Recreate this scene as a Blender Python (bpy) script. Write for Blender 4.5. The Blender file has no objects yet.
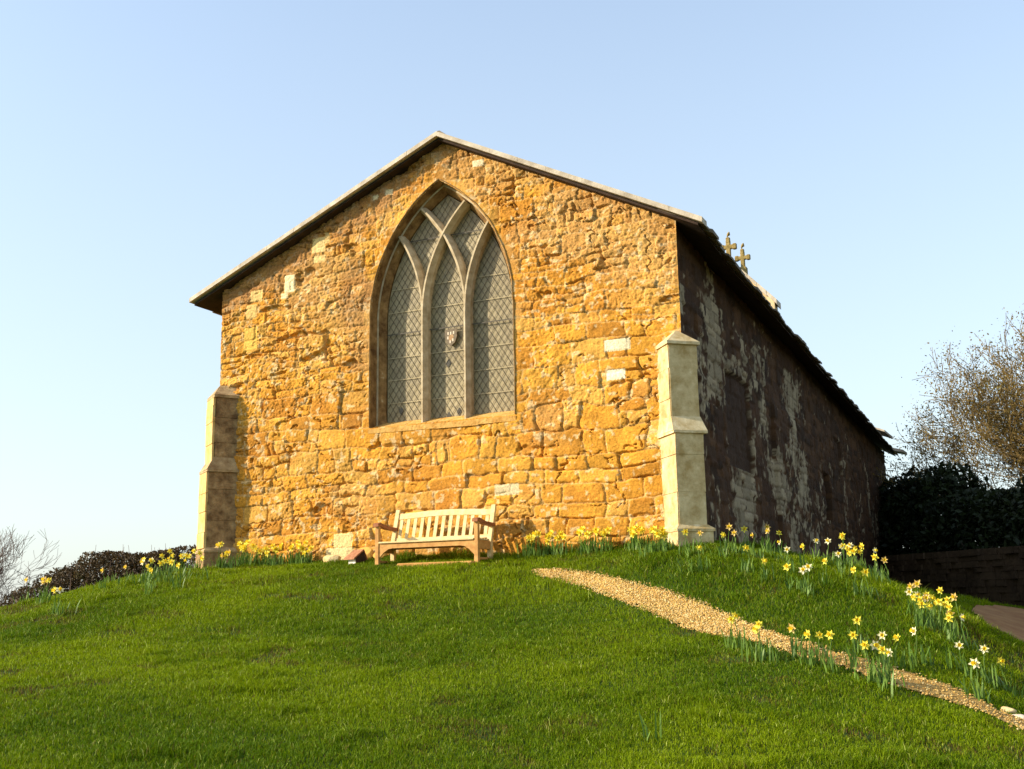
import bpy, math, random
import numpy as np
R_ = math.radians
random.seed(7)
RNG = np.random.default_rng(11)

# ------------------------------------------------------------------ camera, sky, sun, exposure
scene = bpy.context.scene
col = scene.collection
CAM = np.array([11.9678, -14.3683, -0.8944]); YAW, PITCH, ROLL, FPX = -0.4281, 0.1989, -0.0181, 1093.88
_f = np.array([math.sin(YAW)*math.cos(PITCH), math.cos(YAW)*math.cos(PITCH), math.sin(PITCH)])
_r = np.array([math.cos(YAW), -math.sin(YAW), 0.0]); _u = np.cross(_r, _f)
CR = _r*math.cos(ROLL)+_u*math.sin(ROLL); CU = -_r*math.sin(ROLL)+_u*math.cos(ROLL); CF = _f
cd = bpy.data.cameras.new('camera'); cam = bpy.data.objects.new('camera', cd); col.objects.link(cam)
from mathutils import Matrix, Vector
m = Matrix.Identity(4)
for i in range(3):
    m[i][0], m[i][1], m[i][2], m[i][3] = CR[i], CU[i], -CF[i], CAM[i]
cam.matrix_world = m
cd.sensor_width = 36.0; cd.lens = 36.0*FPX/1024.0; cd.clip_start = 0.05; cd.clip_end = 5000
scene.camera = cam

SUN_EL, SUN_AZ = R_(24), R_(56)          # azimuth measured from the facade's normal, towards the left
S = np.array([-math.sin(SUN_AZ)*math.cos(SUN_EL), -math.cos(SUN_AZ)*math.cos(SUN_EL), math.sin(SUN_EL)])
world = bpy.data.worlds.new('World'); scene.world = world; world.use_nodes = True
wn = world.node_tree; wn.nodes.clear()
sky = wn.nodes.new('ShaderNodeTexSky'); sky.sky_type = 'NISHITA'; sky.sun_disc = False
sky.sun_elevation = SUN_EL; sky.sun_rotation = math.atan2(S[0], S[1]) % (2*math.pi)
sky.altitude = 0; sky.air_density = 1.0; sky.dust_density = 1.2; sky.ozone_density = 1.2
bg = wn.nodes.new('ShaderNodeBackground'); bg.inputs['Strength'].default_value = 0.13
wo = wn.nodes.new('ShaderNodeOutputWorld')
# thin haze: the sky pales towards the horizon
wt = wn.nodes.new('ShaderNodeTexCoord'); wsx = wn.nodes.new('ShaderNodeSeparateXYZ'); wn.links.new(wt.outputs['Generated'], wsx.inputs[0])
wr = wn.nodes.new('ShaderNodeMapRange'); wr.inputs['From Min'].default_value = 0.0; wr.inputs['From Max'].default_value = 0.62; wr.inputs['To Min'].default_value = 0.80; wr.inputs['To Max'].default_value = 0.24
wn.links.new(wsx.outputs['Z'], wr.inputs['Value'])
wm = wn.nodes.new('ShaderNodeMixRGB'); wn.links.new(wr.outputs[0], wm.inputs[0]); wn.links.new(sky.outputs[0], wm.inputs[1]); wm.inputs[2].default_value = (2.0, 2.2, 2.2, 1)
wn.links.new(wm.outputs[0], bg.inputs[0]); wn.links.new(bg.outputs[0], wo.inputs[0])
sl = bpy.data.lights.new('sun', 'SUN'); sl.energy = 2.7; sl.angle = R_(0.5); sl.color = (1.0, 0.88, 0.70)
so = bpy.data.objects.new('sun', sl); col.objects.link(so)
so.rotation_euler = Vector(S.tolist()).to_track_quat('Z', 'Y').to_euler(); so.location = (S*60).tolist()
scene.view_settings.view_transform = 'Standard'; scene.view_settings.look = 'None'
scene.view_settings.gamma = 1.0; scene.view_settings.exposure = 1.5
scene.render.engine = 'CYCLES'
scene.cycles.max_bounces = 5; scene.cycles.diffuse_bounces = 2; scene.cycles.transparent_max_bounces = 6

# ------------------------------------------------------------------ noise and maths helpers
def vnoise(x, y, seed=0):
    x = np.asarray(x, float); y = np.asarray(y, float)
    T = np.random.default_rng(seed).random((256, 256))
    xi = np.floor(x).astype(int); yi = np.floor(y).astype(int)
    fx = x-xi; fy = y-yi; fx = fx*fx*(3-2*fx); fy = fy*fy*(3-2*fy)
    a = T[xi & 255, yi & 255]; b = T[(xi+1) & 255, yi & 255]; c = T[xi & 255, (yi+1) & 255]; d = T[(xi+1) & 255, (yi+1) & 255]
    return (a*(1-fx)+b*fx)*(1-fy)+(c*(1-fx)+d*fx)*fy
def fbm(x, y, seed=0, octv=4):
    s = 0; a = 0.5; t = 0
    for k in range(octv):
        s = s+a*vnoise(x*2**k+17.3*k, y*2**k+9.1*k, seed+k); t += a; a *= 0.5
    return s/t
def sstep(a, b, x):
    t = np.clip((x-a)/(b-a), 0, 1); return t*t*(3-2*t)
def ray(px, py):
    d = CF+CR*(px-512)/FPX-CU*(py-384.5)/FPX; return d/np.linalg.norm(d)

# ------------------------------------------------------------------ object helpers
def link(o, parent=None):
    col.objects.link(o)
    if parent is not None: o.parent = parent
    return o
def mesh_np(name, V, F, mats, parent=None, smooth=False, midx=None, colr=None):
    """F: (n,3) or (n,4) int array, or a list of lists."""
    me = bpy.data.meshes.new(name); V = np.asarray(V, dtype=np.float32)
    if isinstance(F, np.ndarray):
        k = F.shape[1]; n = len(F)
        me.vertices.add(len(V)); me.vertices.foreach_set('co', V.ravel())
        me.loops.add(n*k); me.loops.foreach_set('vertex_index', F.astype(np.int32).ravel())
        me.polygons.add(n); me.polygons.foreach_set('loop_start', np.arange(0, n*k, k, dtype=np.int32))
        try: me.polygons.foreach_set('loop_total', np.full(n, k, dtype=np.int32))
        except Exception: pass
        me.update(calc_edges=True)
    else:
        me.from_pydata([tuple(v) for v in V], [], F)
    if not isinstance(mats, (list, tuple)): mats = [mats]
    for mm in mats: me.materials.append(mm)
    if midx is not None: me.polygons.foreach_set('material_index', np.asarray(midx, dtype=np.int32))
    if smooth: me.polygons.foreach_set('use_smooth', np.ones(len(me.polygons), dtype=bool))
    if colr is not None:
        at = me.color_attributes.new('Col', 'FLOAT_COLOR', 'POINT')
        c = np.ones((len(V), 4), dtype=np.float32); c[:, :3] = colr; at.data.foreach_set('color', c.ravel())
    me.update()
    return link(bpy.data.objects.new(name, me), parent)
class MB:
    def __init__(s): s.v = []; s.f = []; s.m = []
    def add(s, vs, fs, mi=0):
        b = len(s.v); s.v += [tuple(map(float, v)) for v in vs]; s.f += [[b+i for i in f] for f in fs]; s.m += [mi]*len(fs)
    def hexa(s, p, mi=0):   # 8 points: bottom 4 (ccw), top 4
        s.add(p, [[3, 2, 1, 0], [4, 5, 6, 7], [0, 1, 5, 4], [1, 2, 6, 5], [2, 3, 7, 6], [3, 0, 4, 7]], mi)
    def box(s, a, b, mi=0, j=0.0):
        x0, y0, z0 = a; x1, y1, z1 = b
        p = [(x0, y0, z0), (x1, y0, z0), (x1, y1, z0), (x0, y1, z0), (x0, y0, z1), (x1, y0, z1), (x1, y1, z1), (x0, y1, z1)]
        if j: p = [tuple(c+random.uniform(-j, j) for c in q) for q in p]
        s.hexa(p, mi)
    def cham(s, a, b, c=0.004, mi=0):  # box with chamfered vertical-ish outline (all 12 edges bevelled)
        x0, y0, z0 = a; x1, y1, z1 = b
        def ringz(z, k): return [(x0+c*k[0], y0+c*k[1], z), (x1-c*k[0], y0+c*k[1], z), (x1-c*k[1], y0+c*k[0], z)]
        def oct_(z, q):
            return [(x0+c+q, y0+q, z), (x1-c-q, y0+q, z), (x1-q, y0+c+q, z), (x1-q, y1-c-q, z), (x1-c-q, y1-q, z), (x0+c+q, y1-q, z), (x0+q, y1-c-q, z), (x0+q, y0+c+q, z)]
        rs = [oct_(z0, c), oct_(z0+c, 0), oct_(z1-c, 0), oct_(z1, c)]
        vs = sum(rs, []); fs = [list(range(7, -1, -1)), list(range(24, 32))]
        for k in range(3):
            for i in range(8): fs.append([k*8+i, k*8+(i+1) % 8, (k+1)*8+(i+1) % 8, (k+1)*8+i])
        s.add(vs, fs, mi)
    def tube(s, pts, rad, n=5, mi=0, cap=True):
        pts = [np.array(p, float) for p in pts]; rr = rad if hasattr(rad, '__len__') else [rad]*len(pts)
        vs = []; fs = []
        for i, p in enumerate(pts):
            t = pts[min(i+1, len(pts)-1)]-pts[max(i-1, 0)]; t = t/(np.linalg.norm(t)+1e-9)
            a = np.cross(t, (0, 0, 1.0)) if abs(t[2]) < .9 else np.cross(t, (1.0, 0, 0)); a /= np.linalg.norm(a); b = np.cross(t, a)
            for k in range(n):
                an = 2*math.pi*k/n; vs.append(p+rr[i]*(a*math.cos(an)+b*math.sin(an)))
        for i in range(len(pts)-1):
            for k in range(n): fs.append([i*n+k, i*n+(k+1) % n, (i+1)*n+(k+1) % n, (i+1)*n+k])
        if cap: fs += [list(range(n-1, -1, -1)), [len(vs)-n+k for k in range(n)]]
        s.add(vs, fs, mi)
    def prism(s, poly, h0, h1, axis=2, mi=0):
        n = len(poly)
        def P(q, h):
            return {2: (q[0], q[1], h), 1: (q[0], h, q[1]), 0: (h, q[0], q[1])}[axis]
        vs = [P(q, h0) for q in poly]+[P(q, h1) for q in poly]
        fs = [list(range(n-1, -1, -1)), list(range(n, 2*n))]+[[i, (i+1) % n, n+(i+1) % n, n+i] for i in range(n)]
        s.add(vs, fs, mi)
    def build(s, name, mat, parent=None, smooth=False):
        mats = mat if isinstance(mat, (list, tuple)) else [mat]
        return mesh_np(name, s.v, s.f, mats, parent, smooth, s.m)
def recalc(o):
    import bmesh
    bm = bmesh.new(); bm.from_mesh(o.data); bmesh.ops.recalc_face_normals(bm, faces=bm.faces); bm.to_mesh(o.data); bm.free(); return o
def thing(name, label, cat, loc=(0, 0, 0), group=None):
    o = bpy.data.objects.new(name, None); o.empty_display_size = .2; o.location = loc; link(o); return tag(o, label, cat, group)
def tag(o, label, cat, group=None):
    o['label'] = label; o['category'] = cat
    if group: o['group'] = group
    return o
def structure(o, cat=None): o['kind'] = 'structure'; return o
def stuff(o): o['kind'] = 'stuff'; return o

# ------------------------------------------------------------------ materials
def mat_new(name):
    mt = bpy.data.materials.new(name); mt.use_nodes = True; nt = mt.node_tree; nt.nodes.clear()
    out = nt.nodes.new('ShaderNodeOutputMaterial'); b = nt.nodes.new('ShaderNodeBsdfPrincipled')
    nt.links.new(b.outputs[0], out.inputs[0]); return mt, nt, b, out
def noise_mat(name, c1, c2, scale=8, rough=.85, bump=.3, bscale=60, c3=None, detail=6, spec=.2, dist=.01, coords='Object'):
    mt, nt, b, out = mat_new(name); N = nt.nodes.new; L = nt.links.new
    tc = N('ShaderNodeTexCoord'); n = N('ShaderNodeTexNoise'); n.inputs['Scale'].default_value = scale; n.inputs['Detail'].default_value = detail
    n.inputs['Roughness'].default_value = .65
    L(tc.outputs[coords], n.inputs['Vector']); r = N('ShaderNodeValToRGB'); L(n.outputs['Fac'], r.inputs[0])
    r.color_ramp.elements[0].position = .35; r.color_ramp.elements[0].color = (*c1, 1)
    r.color_ramp.elements[1].position = .65; r.color_ramp.elements[1].color = (*c2, 1)
    if c3: e = r.color_ramp.elements.new(.74); e.color = (*c3, 1)
    L(r.outputs[0], b.inputs['Base Color']); b.inputs['Roughness'].default_value = rough; b.inputs['Specular IOR Level'].default_value = spec
    n2 = N('ShaderNodeTexNoise'); n2.inputs['Scale'].default_value = bscale; n2.inputs['Detail'].default_value = 4; L(tc.outputs[coords], n2.inputs['Vector'])
    bp = N('ShaderNodeBump'); bp.inputs['Strength'].default_value = bump; bp.inputs['Distance'].default_value = dist
    L(n2.outputs['Fac'], bp.inputs['Height']); L(bp.outputs[0], b.inputs['Normal'])
    return mt
def attr_mat(name, rough=.9, vscale=90, bump=.5, dist=.006, lo=.72, hi=1.25, spec=.15):
    mt, nt, b, out = mat_new(name); N = nt.nodes.new; L = nt.links.new
    a = N('ShaderNodeAttribute'); a.attribute_name = 'Col'; tc = N('ShaderNodeTexCoord')
    n = N('ShaderNodeTexNoise'); n.inputs['Scale'].default_value = vscale; n.inputs['Detail'].default_value = 5; n.inputs['Roughness'].default_value = .7
    L(tc.outputs['Object'], n.inputs['Vector']); mr = N('ShaderNodeMapRange'); mr.inputs['From Min'].default_value = .3; mr.inputs['From Max'].default_value = .7
    mr.inputs['To Min'].default_value = lo; mr.inputs['To Max'].default_value = hi; L(n.outputs['Fac'], mr.inputs['Value'])
    mx = N('ShaderNodeVectorMath'); mx.operation = 'SCALE'; L(a.outputs['Color'], mx.inputs[0]); L(mr.outputs[0], mx.inputs['Scale'])
    L(mx.outputs[0], b.inputs['Base Color']); b.inputs['Roughness'].default_value = rough; b.inputs['Specular IOR Level'].default_value = spec
    bp = N('ShaderNodeBump'); bp.inputs['Strength'].default_value = bump; bp.inputs['Distance'].default_value = dist
    L(n.outputs['Fac'], bp.inputs['Height']); L(bp.outputs[0], b.inputs['Normal']); return mt
def leaf_mat(name, c1, c2, trans=.3, scale=3, rough=.6, c3=None, spec=.25):
    mt, nt, b, out = mat_new(name); N = nt.nodes.new; L = nt.links.new
    tc = N('ShaderNodeTexCoord'); n = N('ShaderNodeTexNoise'); n.inputs['Scale'].default_value = scale; n.inputs['Detail'].default_value = 5
    L(tc.outputs['Object'], n.inputs['Vector']); r = N('ShaderNodeValToRGB'); L(n.outputs['Fac'], r.inputs[0])
    r.color_ramp.elements[0].position = .35; r.color_ramp.elements[0].color = (*c1, 1)
    r.color_ramp.elements[1].position = .62; r.color_ramp.elements[1].color = (*c2, 1)
    if c3: e = r.color_ramp.elements.new(.72); e.color = (*c3, 1)
    L(r.outputs[0], b.inputs['Base Color']); b.inputs['Roughness'].default_value = rough; b.inputs['Specular IOR Level'].default_value = spec
    tr = N('ShaderNodeBsdfTranslucent'); L(r.outputs[0], tr.inputs[0]); mx = N('ShaderNodeMixShader'); mx.inputs[0].default_value = trans
    L(b.outputs[0], mx.inputs[1]); L(tr.outputs[0], mx.inputs[2]); L(mx.outputs[0], out.inputs[0]); return mt
M = {}
M['iron'] = attr_mat('ironstone_rubble', vscale=42, bump=.8, dist=.016, lo=.6, hi=1.35)
M['side'] = attr_mat('shade_dark_ironstone', vscale=30, bump=.6, dist=.02)
M['cream'] = noise_mat('cream_limestone', (.40, .27, .10), (.68, .53, .28), 5, bump=.8, bscale=26, c3=(.74, .62, .38), dist=.012)
M['tracery'] = noise_mat('tracery_limestone', (.36, .27, .15), (.58, .47, .30), 7, bump=.5, bscale=60, c3=(.64, .55, .38), dist=.005)
M['jamb'] = noise_mat('shade_dark_window_jamb', (.10, .05, .016), (.33, .20, .075), 6, bump=.7, bscale=45, c3=(.5, .42, .26), dist=.008)  # shade of the reveal and chamfer darkened into the stone colour
M['slate'] = noise_mat('stone_slates', (.10, .08, .06), (.24, .19, .13), 5, bump=.5, bscale=30)
M['coping'] = noise_mat('pale_verge_coping', (.34, .28, .20), (.58, .50, .38), 4, bump=.5, bscale=40, c3=(.3, .24, .15))
M['soffit'] = noise_mat('dark_eaves_boards', (.028, .017, .012), (.06, .036, .024), 6, bump=.3)
M['darkline'] = noise_mat('dark_bedding_gap', (.02, .015, .012), (.04, .03, .02), 10)
M['wood_pale'] = noise_mat('weathered_teak', (.58, .41, .17), (.74, .57, .29), 14, rough=.7, bump=.25, bscale=120, dist=.002)
M['wood_warm'] = noise_mat('orange_teak', (.42, .20, .055), (.58, .32, .10), 14, rough=.7, bump=.25, bscale=120, dist=.002)
M['wood_arm'] = noise_mat('red_brown_teak', (.22, .075, .03), (.34, .13, .05), 14, rough=.7, bump=.25, bscale=120, dist=.002)
M['lead'] = noise_mat('lead_cames', (.055, .045, .03), (.10, .085, .06), 10, rough=.6)
M['bar'] = noise_mat('pale_saddle_bars', (.40, .33, .19), (.5, .42, .26), 10)

# ------------------------------------------------------------------ terrain
CP = np.array([
 (-1, -.05, -.32), (0, 0, -.18), (2, 0, -.15), (4, 0, -.15), (6.3, 0, -.13), (8, 0, -.10), (0, -.9, -.22), (2, -.9, -.24), (3.5, -.9, -.27), (5.2, -.9, -.29), (8.2, -.7, -.22),
 (5.7, -.75, -.31), (6.15, -1.6, -.57), (6.6, -2.5, -.87), (7.4, -4.3, -1.25), (8.2, -6.2, -1.60), (9.05, -8.0, -1.90), (10.3, -10.7, -2.2), (11.97, -14.37, -2.45),
 (7.0, -1.4, -.56), (8.0, -2.3, -.86), (9.4, -3.0, -1.15), (11.1, -4.2, -1.62), (11.95, -5.2, -1.88), (10.2, -7.0, -1.92),
 (8.5, -.8, -.28), (9.3, -1.4, -.60), (10.3, -2.2, -1.02), (11.3, -3.2, -1.44), (8.6, 1, -.18), (9.4, .4, -.38), (10.35, .6, -.62), (11.3, -.6, -1.07), (11.9, -1.6, -1.50), (12.25, -2.9, -1.93), (12.9, -4.4, -2.20),
 (9.0, 4, -.35), (9.5, 9, -.65), (8.5, 16, -.7), (11.2, 3.0, -1.15), (12.3, 1.0, -1.9), (12.3, 3.8, -1.60), (14, 0, -2.0), (13.4, -4, -2.15), (11.5, 13, -1.2), (14, 10, -1.4), (11, 19, -.85), (16, 19, -.8), (18, 4, -2.0), (14, 28, -.6),
 (-.28, -1.6, -.30), (-.97, -3.35, -.74), (-.4, -2.4, -.50), (1.4, -2.4, -.47), (3.6, -2.4, -.58), (1.6, -5.2, -1.02), (4.35, -7.9, -1.47), (6.6, -9.85, -1.84), (3.9, -5.2, -1.15),
 (-4, -2, -1.6), (-3, -5, -1.55), (-7, -1, -2.6), (-9, -8, -3.1), (-3, 3, -.9), (-6, 8, -1.8), (-2, 14, -.6), (4, 14, -.2), (2, 6, -.15), (6, 6, -.15),
 (-8, 20, -2.2), (4, 32, -.6), (0, -12, -2.2), (5, -15, -2.5), (12, -22, -2.9), (20, -14, -2.9), (18, -6, -2.4), (-8, -18, -3.4), (22, 8, -2.2), (24, 24, -1.5), (-18, 10, -4), (-18, -10, -4), (0, -28, -3.6), (26, -24, -3.6)], float)
def _tps(r2): return np.where(r2 > 0, .5*r2*np.log(r2+1e-12), 0)
_n = len(CP); _K = _tps(((CP[:, None, :2]-CP[None, :, :2])**2).sum(-1))+np.eye(_n)*.25
_A = np.zeros((_n+3, _n+3)); _A[:_n, :_n] = _K; _A[:_n, _n] = 1; _A[:_n, _n+1:] = CP[:, :2]; _A[_n, :_n] = 1; _A[_n+1:, :_n] = CP[:, :2].T
_W = np.linalg.solve(_A, np.concatenate([CP[:, 2], [0, 0, 0]]))
def ground_base(x, y):
    x = np.asarray(x, float); y = np.asarray(y, float); sh = x.shape; x = x.ravel(); y = y.ravel(); z = np.zeros(len(x))
    for i0 in range(0, len(x), 20000):
        X = x[i0:i0+20000]; Y = y[i0:i0+20000]
        r2 = (X[:, None]-CP[None, :, 0])**2+(Y[:, None]-CP[None, :, 1])**2
        z[i0:i0+20000] = _tps(r2)@_W[:_n]+_W[_n]+_W[_n+1]*X+_W[_n+2]*Y
    r = np.hypot(x-4, y-2); t = sstep(18, 34, r); z = z*(1-t)+t*(-3.6-1.2*sstep(30, 200, r))
    return z.reshape(sh)
def ground_z(x, y):
    x = np.asarray(x, float); y = np.asarray(y, float)
    return ground_base(x, y)-.05-.07*(1-sstep(0, 3.5, x))+.05*(fbm(x*.9, y*.9, 5, 3)-.5)+.025*(fbm(x*4, y*4, 8, 2)-.5)
def hit(px, py, h=0.0, zf=None, tmax=45):
    d = ray(px, py); t = np.arange(3.0, tmax, .02); p = CAM[None]+t[:, None]*d[None]
    g = p[:, 2]-ground_z(p[:, 0], p[:, 1])-h; k = np.where(g <= 0)[0]
    if len(k) == 0: k = [int(np.argmin(g))]
    return p[k[0]]
def inpoly(x, y, poly):
    c = np.zeros(np.shape(x), bool); n = len(poly)
    for i in range(n):
        x0, y0 = poly[i][:2]; x1, y1 = poly[(i+1) % n][:2]
        if y0 == y1: continue
        c ^= ((y0 > y) != (y1 > y)) & (x < (x1-x0)*(y-y0)/(y1-y0)+x0)
    return c

# ground sheet: fine near the chapel, growing outwards to the horizon
def axis(a, b, st, far):
    c = np.arange(a, b+1e-6, st); g = []; s = st; v = b
    while v < far: s *= 1.22; v += s; g.append(v)
    h = []; s = st; v = a
    while v > -far: s *= 1.22; v -= s; h.append(v)
    return np.array(h[::-1]+list(c)+g)
gx = axis(-8, 20, .11, 1500); gy = axis(-15, 22, .11, 1500)
GX, GY = np.meshgrid(gx, gy, indexing='ij'); GZ = ground_z(GX, GY)
nx, ny = GX.shape; idx = np.arange(nx*ny).reshape(nx, ny)
GF = np.stack([idx[:-1, :-1], idx[1:, :-1], idx[1:, 1:], idx[:-1, 1:]], -1).reshape(-1, 4)
M['turf'] = noise_mat('turf_soil', (.03, .06, .006), (.05, .09, .01), 3, bump=.8, bscale=50, c3=(.07, .055, .02), dist=.02)
structure(mesh_np('ground', np.stack([GX, GY, GZ], -1).reshape(-1, 3), GF, M['turf'], smooth=True))

# gravel path and lane, outlined where they run on the ground
top_px = [(533, 571), (560, 570), (590, 574), (640, 586), (690, 600), (740, 622), (790, 640), (840, 655), (900, 672), (950, 688), (1000, 712), (1024, 722), (1045, 732)]
bot_px = [(538, 577), (562, 583), (590, 591), (625, 604), (655, 616), (690, 632), (715, 637), (750, 642), (800, 659), (850, 673), (900, 690), (960, 708), (1000, 722), (1040, 742)]
path_poly = [hit(*p)[:2] for p in top_px]+[hit(*p)[:2] for p in bot_px[::-1]]
lane_poly = np.array([(13.6, 12.2), (12.2, 11), (11.4, 9), (11.15, 6.5), (11.15, 4.3), (11.5, 2.4), (11.95, .7), (12.45, -.8), (13.1, -2.4), (13.8, -5.5), (17, -7), (17.5, 0), (17.0, 5), (17.6, 12)])
def sheet(name, poly, step, lift, mat, jitter=0.0, zoff=None):
    P = np.array(poly); x0, y0 = P.min(0)-.1; x1, y1 = P.max(0)+.1
    xs = np.arange(x0, x1, step); ys = np.arange(y0, y1, step); X, Y = np.meshgrid(xs, ys, indexing='ij')
    wx = X+jitter*(fbm(X*6, Y*6, 31)-.5); wy = Y+jitter*(fbm(X*6+40, Y*6, 32)-.5)
    ins = inpoly(wx, wy, P); Z = ground_z(X, Y)+lift
    id_ = np.arange(X.size).reshape(X.shape); q = ins[:-1, :-1] & ins[1:, :-1] & ins[1:, 1:] & ins[:-1, 1:]
    F = np.stack([id_[:-1, :-1], id_[1:, :-1], id_[1:, 1:], id_[:-1, 1:]], -1)[q]
    used = np.unique(F); rm = -np.ones(X.size, int); rm[used] = np.arange(len(used))
    return mesh_np(name, np.stack([X, Y, Z], -1).reshape(-1, 3)[used], rm[F], mat, smooth=True)
M['gravel'] = noise_mat('path_gravel', (.38, .21, .05), (.54, .33, .09), 9, bump=1, bscale=70, dist=.02)
M['lane'] = noise_mat('worn_lane', (.24, .10, .03), (.34, .17, .055), 2.5, bump=.8, bscale=30, c3=(.27, .16, .08))
structure(sheet('path', path_poly, .05, .022, M['gravel'], .12))
structure(sheet('road', lane_poly, .12, .02, M['lane'], .2))
# loose gravel
def in_path(x, y): return inpoly(x, y, path_poly)
PP = np.array(path_poly); n = 70000
gxp = RNG.uniform(PP[:, 0].min(), PP[:, 0].max(), n*2); gyp = RNG.uniform(PP[:, 1].min(), PP[:, 1].max(), n*2)
k = (RNG.random(n*2) < 1-.8*sstep(9.3, 10.6, gxp)) & in_path(gxp+.03*RNG.normal(size=n*2), gyp+.03*RNG.normal(size=n*2)); gxp = gxp[k]; gyp = gyp[k]; n = len(gxp); gzp = ground_z(gxp, gyp)+.022
oc = np.array([(1, 0, 0), (0, 1, 0), (-1, 0, 0), (0, -1, 0), (0, 0, 1), (0, 0, -1)], float)
of = np.array([(0, 1, 4), (1, 2, 4), (2, 3, 4), (3, 0, 4), (1, 0, 5), (2, 1, 5), (3, 2, 5), (0, 3, 5)])
sc = RNG.uniform(.005, .014, (n, 1, 1))*RNG.uniform(.6, 1.3, (n, 1, 3)); V = oc[None]*sc+RNG.normal(0, .002, (n, 6, 3))
an = RNG.uniform(0, 6.28, n); c, s = np.cos(an)[:, None], np.sin(an)[:, None]
V = np.stack([V[..., 0]*c-V[..., 1]*s, V[..., 0]*s+V[..., 1]*c, V[..., 2]*.7], -1)+np.stack([gxp, gyp, gzp+.004], -1)[:, None]
pc = np.array([(.64, .43, .14), (.55, .33, .09), (.72, .56, .26), (.46, .27, .08), (.66, .42, .11)])[RNG.integers(0, 5, n)]*RNG.uniform(.8, 1.15, (n, 1))
pc = pc*np.where(gxp > 9.9, .86, 1.0)[:, None]*(1-.0*gxp[:, None])
M['pebble'] = attr_mat('pebbles', vscale=60, bump=.2, lo=.85, hi=1.1)
stuff(mesh_np('gravel', V.reshape(-1, 3), (of[None]+np.arange(n)[:, None, None]*6).reshape(-1, 3), M['pebble'], colr=np.repeat(pc, 6, 0)))

# ------------------------------------------------------------------ grass blades
def blades(name, x, y, hgt, wid, lean, cidx, mat):
    n = len(x); z = ground_z(x, y)-.004; an = RNG.uniform(0, 6.283, n); dx, dy = np.cos(an), np.sin(an)
    la = RNG.uniform(0, 6.283, n); lx = np.cos(la)*lean*hgt; ly = np.sin(la)*lean*hgt
    B = np.stack([x, y, z], -1); W = np.stack([dx*wid/2, dy*wid/2, np.zeros(n)], -1)
    md = B+np.stack([lx*.35, ly*.35, hgt*.6], -1); tp = B+np.stack([lx, ly, hgt*(1-.35*lean)], -1)
    V = np.stack([B-W, B+W, md+W*.75, md-W*.75, tp], 1).reshape(-1, 3); b = np.arange(n)[:, None]*5
    F = np.concatenate([b+np.array([[0, 1, 2]]), b+np.array([[0, 2, 3]]), b+np.array([[3, 2, 4]])], 0)
    return mesh_np(name, V, F, mat, colr=np.repeat(cidx, 5, 0))
def grass_material():
    mt, nt, b, out = mat_new('grass_blades'); N = nt.nodes.new; L = nt.links.new
    a = N('ShaderNodeAttribute'); a.attribute_name = 'Col'; L(a.outputs['Color'], b.inputs['Base Color']); b.inputs['Roughness'].default_value = .6
    b.inputs['Specular IOR Level'].default_value = .12
    tr = N('ShaderNodeBsdfTranslucent'); L(a.outputs['Color'], tr.inputs[0]); mx = N('ShaderNodeMixShader'); mx.inputs[0].default_value = .35
    L(b.outputs[0], mx.inputs[1]); L(tr.outputs[0], mx.inputs[2]); L(mx.outputs[0], out.inputs[0]); return mt
M['grass'] = grass_material()
def grass_points(n, xr, yr):
    x = RNG.uniform(*xr, n); y = RNG.uniform(*yr, n)
    d = np.stack([x-CAM[0], y-CAM[1]], -1); dep = d@CF[:2]/np.linalg.norm(CF[:2]); lat = d@np.array([math.cos(YAW), -math.sin(YAW)])
    dist = np.hypot(d[:, 0], d[:, 1])
    k = (dep > 3.5) & (np.abs(lat) < dep*.56+.9)
    dens = np.clip((8.5/np.maximum(dist, 4))**1.5, .1, 1)
    k &= RNG.random(n) < dens
    k &= ~((x > -.02) & (x < 8.02) & (y > -.01)); k &= ~in_path(x+RNG.normal(0, .05, n), y+RNG.normal(0, .05, n)) & ~inpoly(x, y, lane_poly)
    k &= dist < 31
    return x[k], y[k], dist[k]
x, y, dist = grass_points(5200000, (-6, 17), (-12, 16))
n = len(x); print('grass blades', n)
big = fbm(x*.6, y*.6, 61, 3); fine = fbm(x*3.5, y*3.5, 62, 3); thin = fbm(x*1.7+9, y*1.7, 63, 4)
hgt = (.022+.030*fine+.014*RNG.random(n))*(1+.25*(dist > 13)); 
tuft = sstep(.62, .75, fbm(x*2.2, y*2.2, 64, 3)); hgt = hgt*(1+.8*tuft)
rough_zone = sstep(-.6, 0, y)*(x < 8.3)+((x > 8.3) & (y > -3))*.6; hgt = hgt*(1+.6*rough_zone)
wid = .0035+.0028*RNG.random(n)+.00030*np.maximum(dist-6, 0)
g1 = np.array([.215, .29, .001]); g2 = np.array([.085, .155, .001]); g3 = np.array([.20, .24, .006]); g4 = np.array([.13, .085, .02])
t = np.clip((big-.5)*2.2+.5+RNG.normal(0, .22, n), 0, 1)[:, None]; C_ = g2*(1-t)+g1*t
k3 = (RNG.random(n) < .10+.3*sstep(.58, .72, thin))[:, None]; C_ = np.where(k3, g3*RNG.uniform(.6, 1.1, (n, 1)), C_)
k4 = (RNG.random(n) < .03+.35*sstep(.64, .76, thin))[:, None]; C_ = np.where(k4, g4*RNG.uniform(.5, 1.2, (n, 1)), C_)
C_ = C_*RNG.uniform(.75, 1.25, (n, 1))
k5 = RNG.random(n) < .013; C_[k5] = np.array([.42, .48, .10])*RNG.uniform(.6, 1.1, (k5.sum(), 1)); hgt[k5] *= 1.25  # pale taller blades: glints of sun put into the blade colour
k6 = RNG.random(n) < .05; hgt[k6] *= 1.3
keep = RNG.random(n) > .55*sstep(.66, .78, thin)
stuff(blades('grass', x[keep], y[keep], hgt[keep], wid[keep], RNG.uniform(.15, .9, n)[keep], C_[keep], M['grass']))

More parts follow.
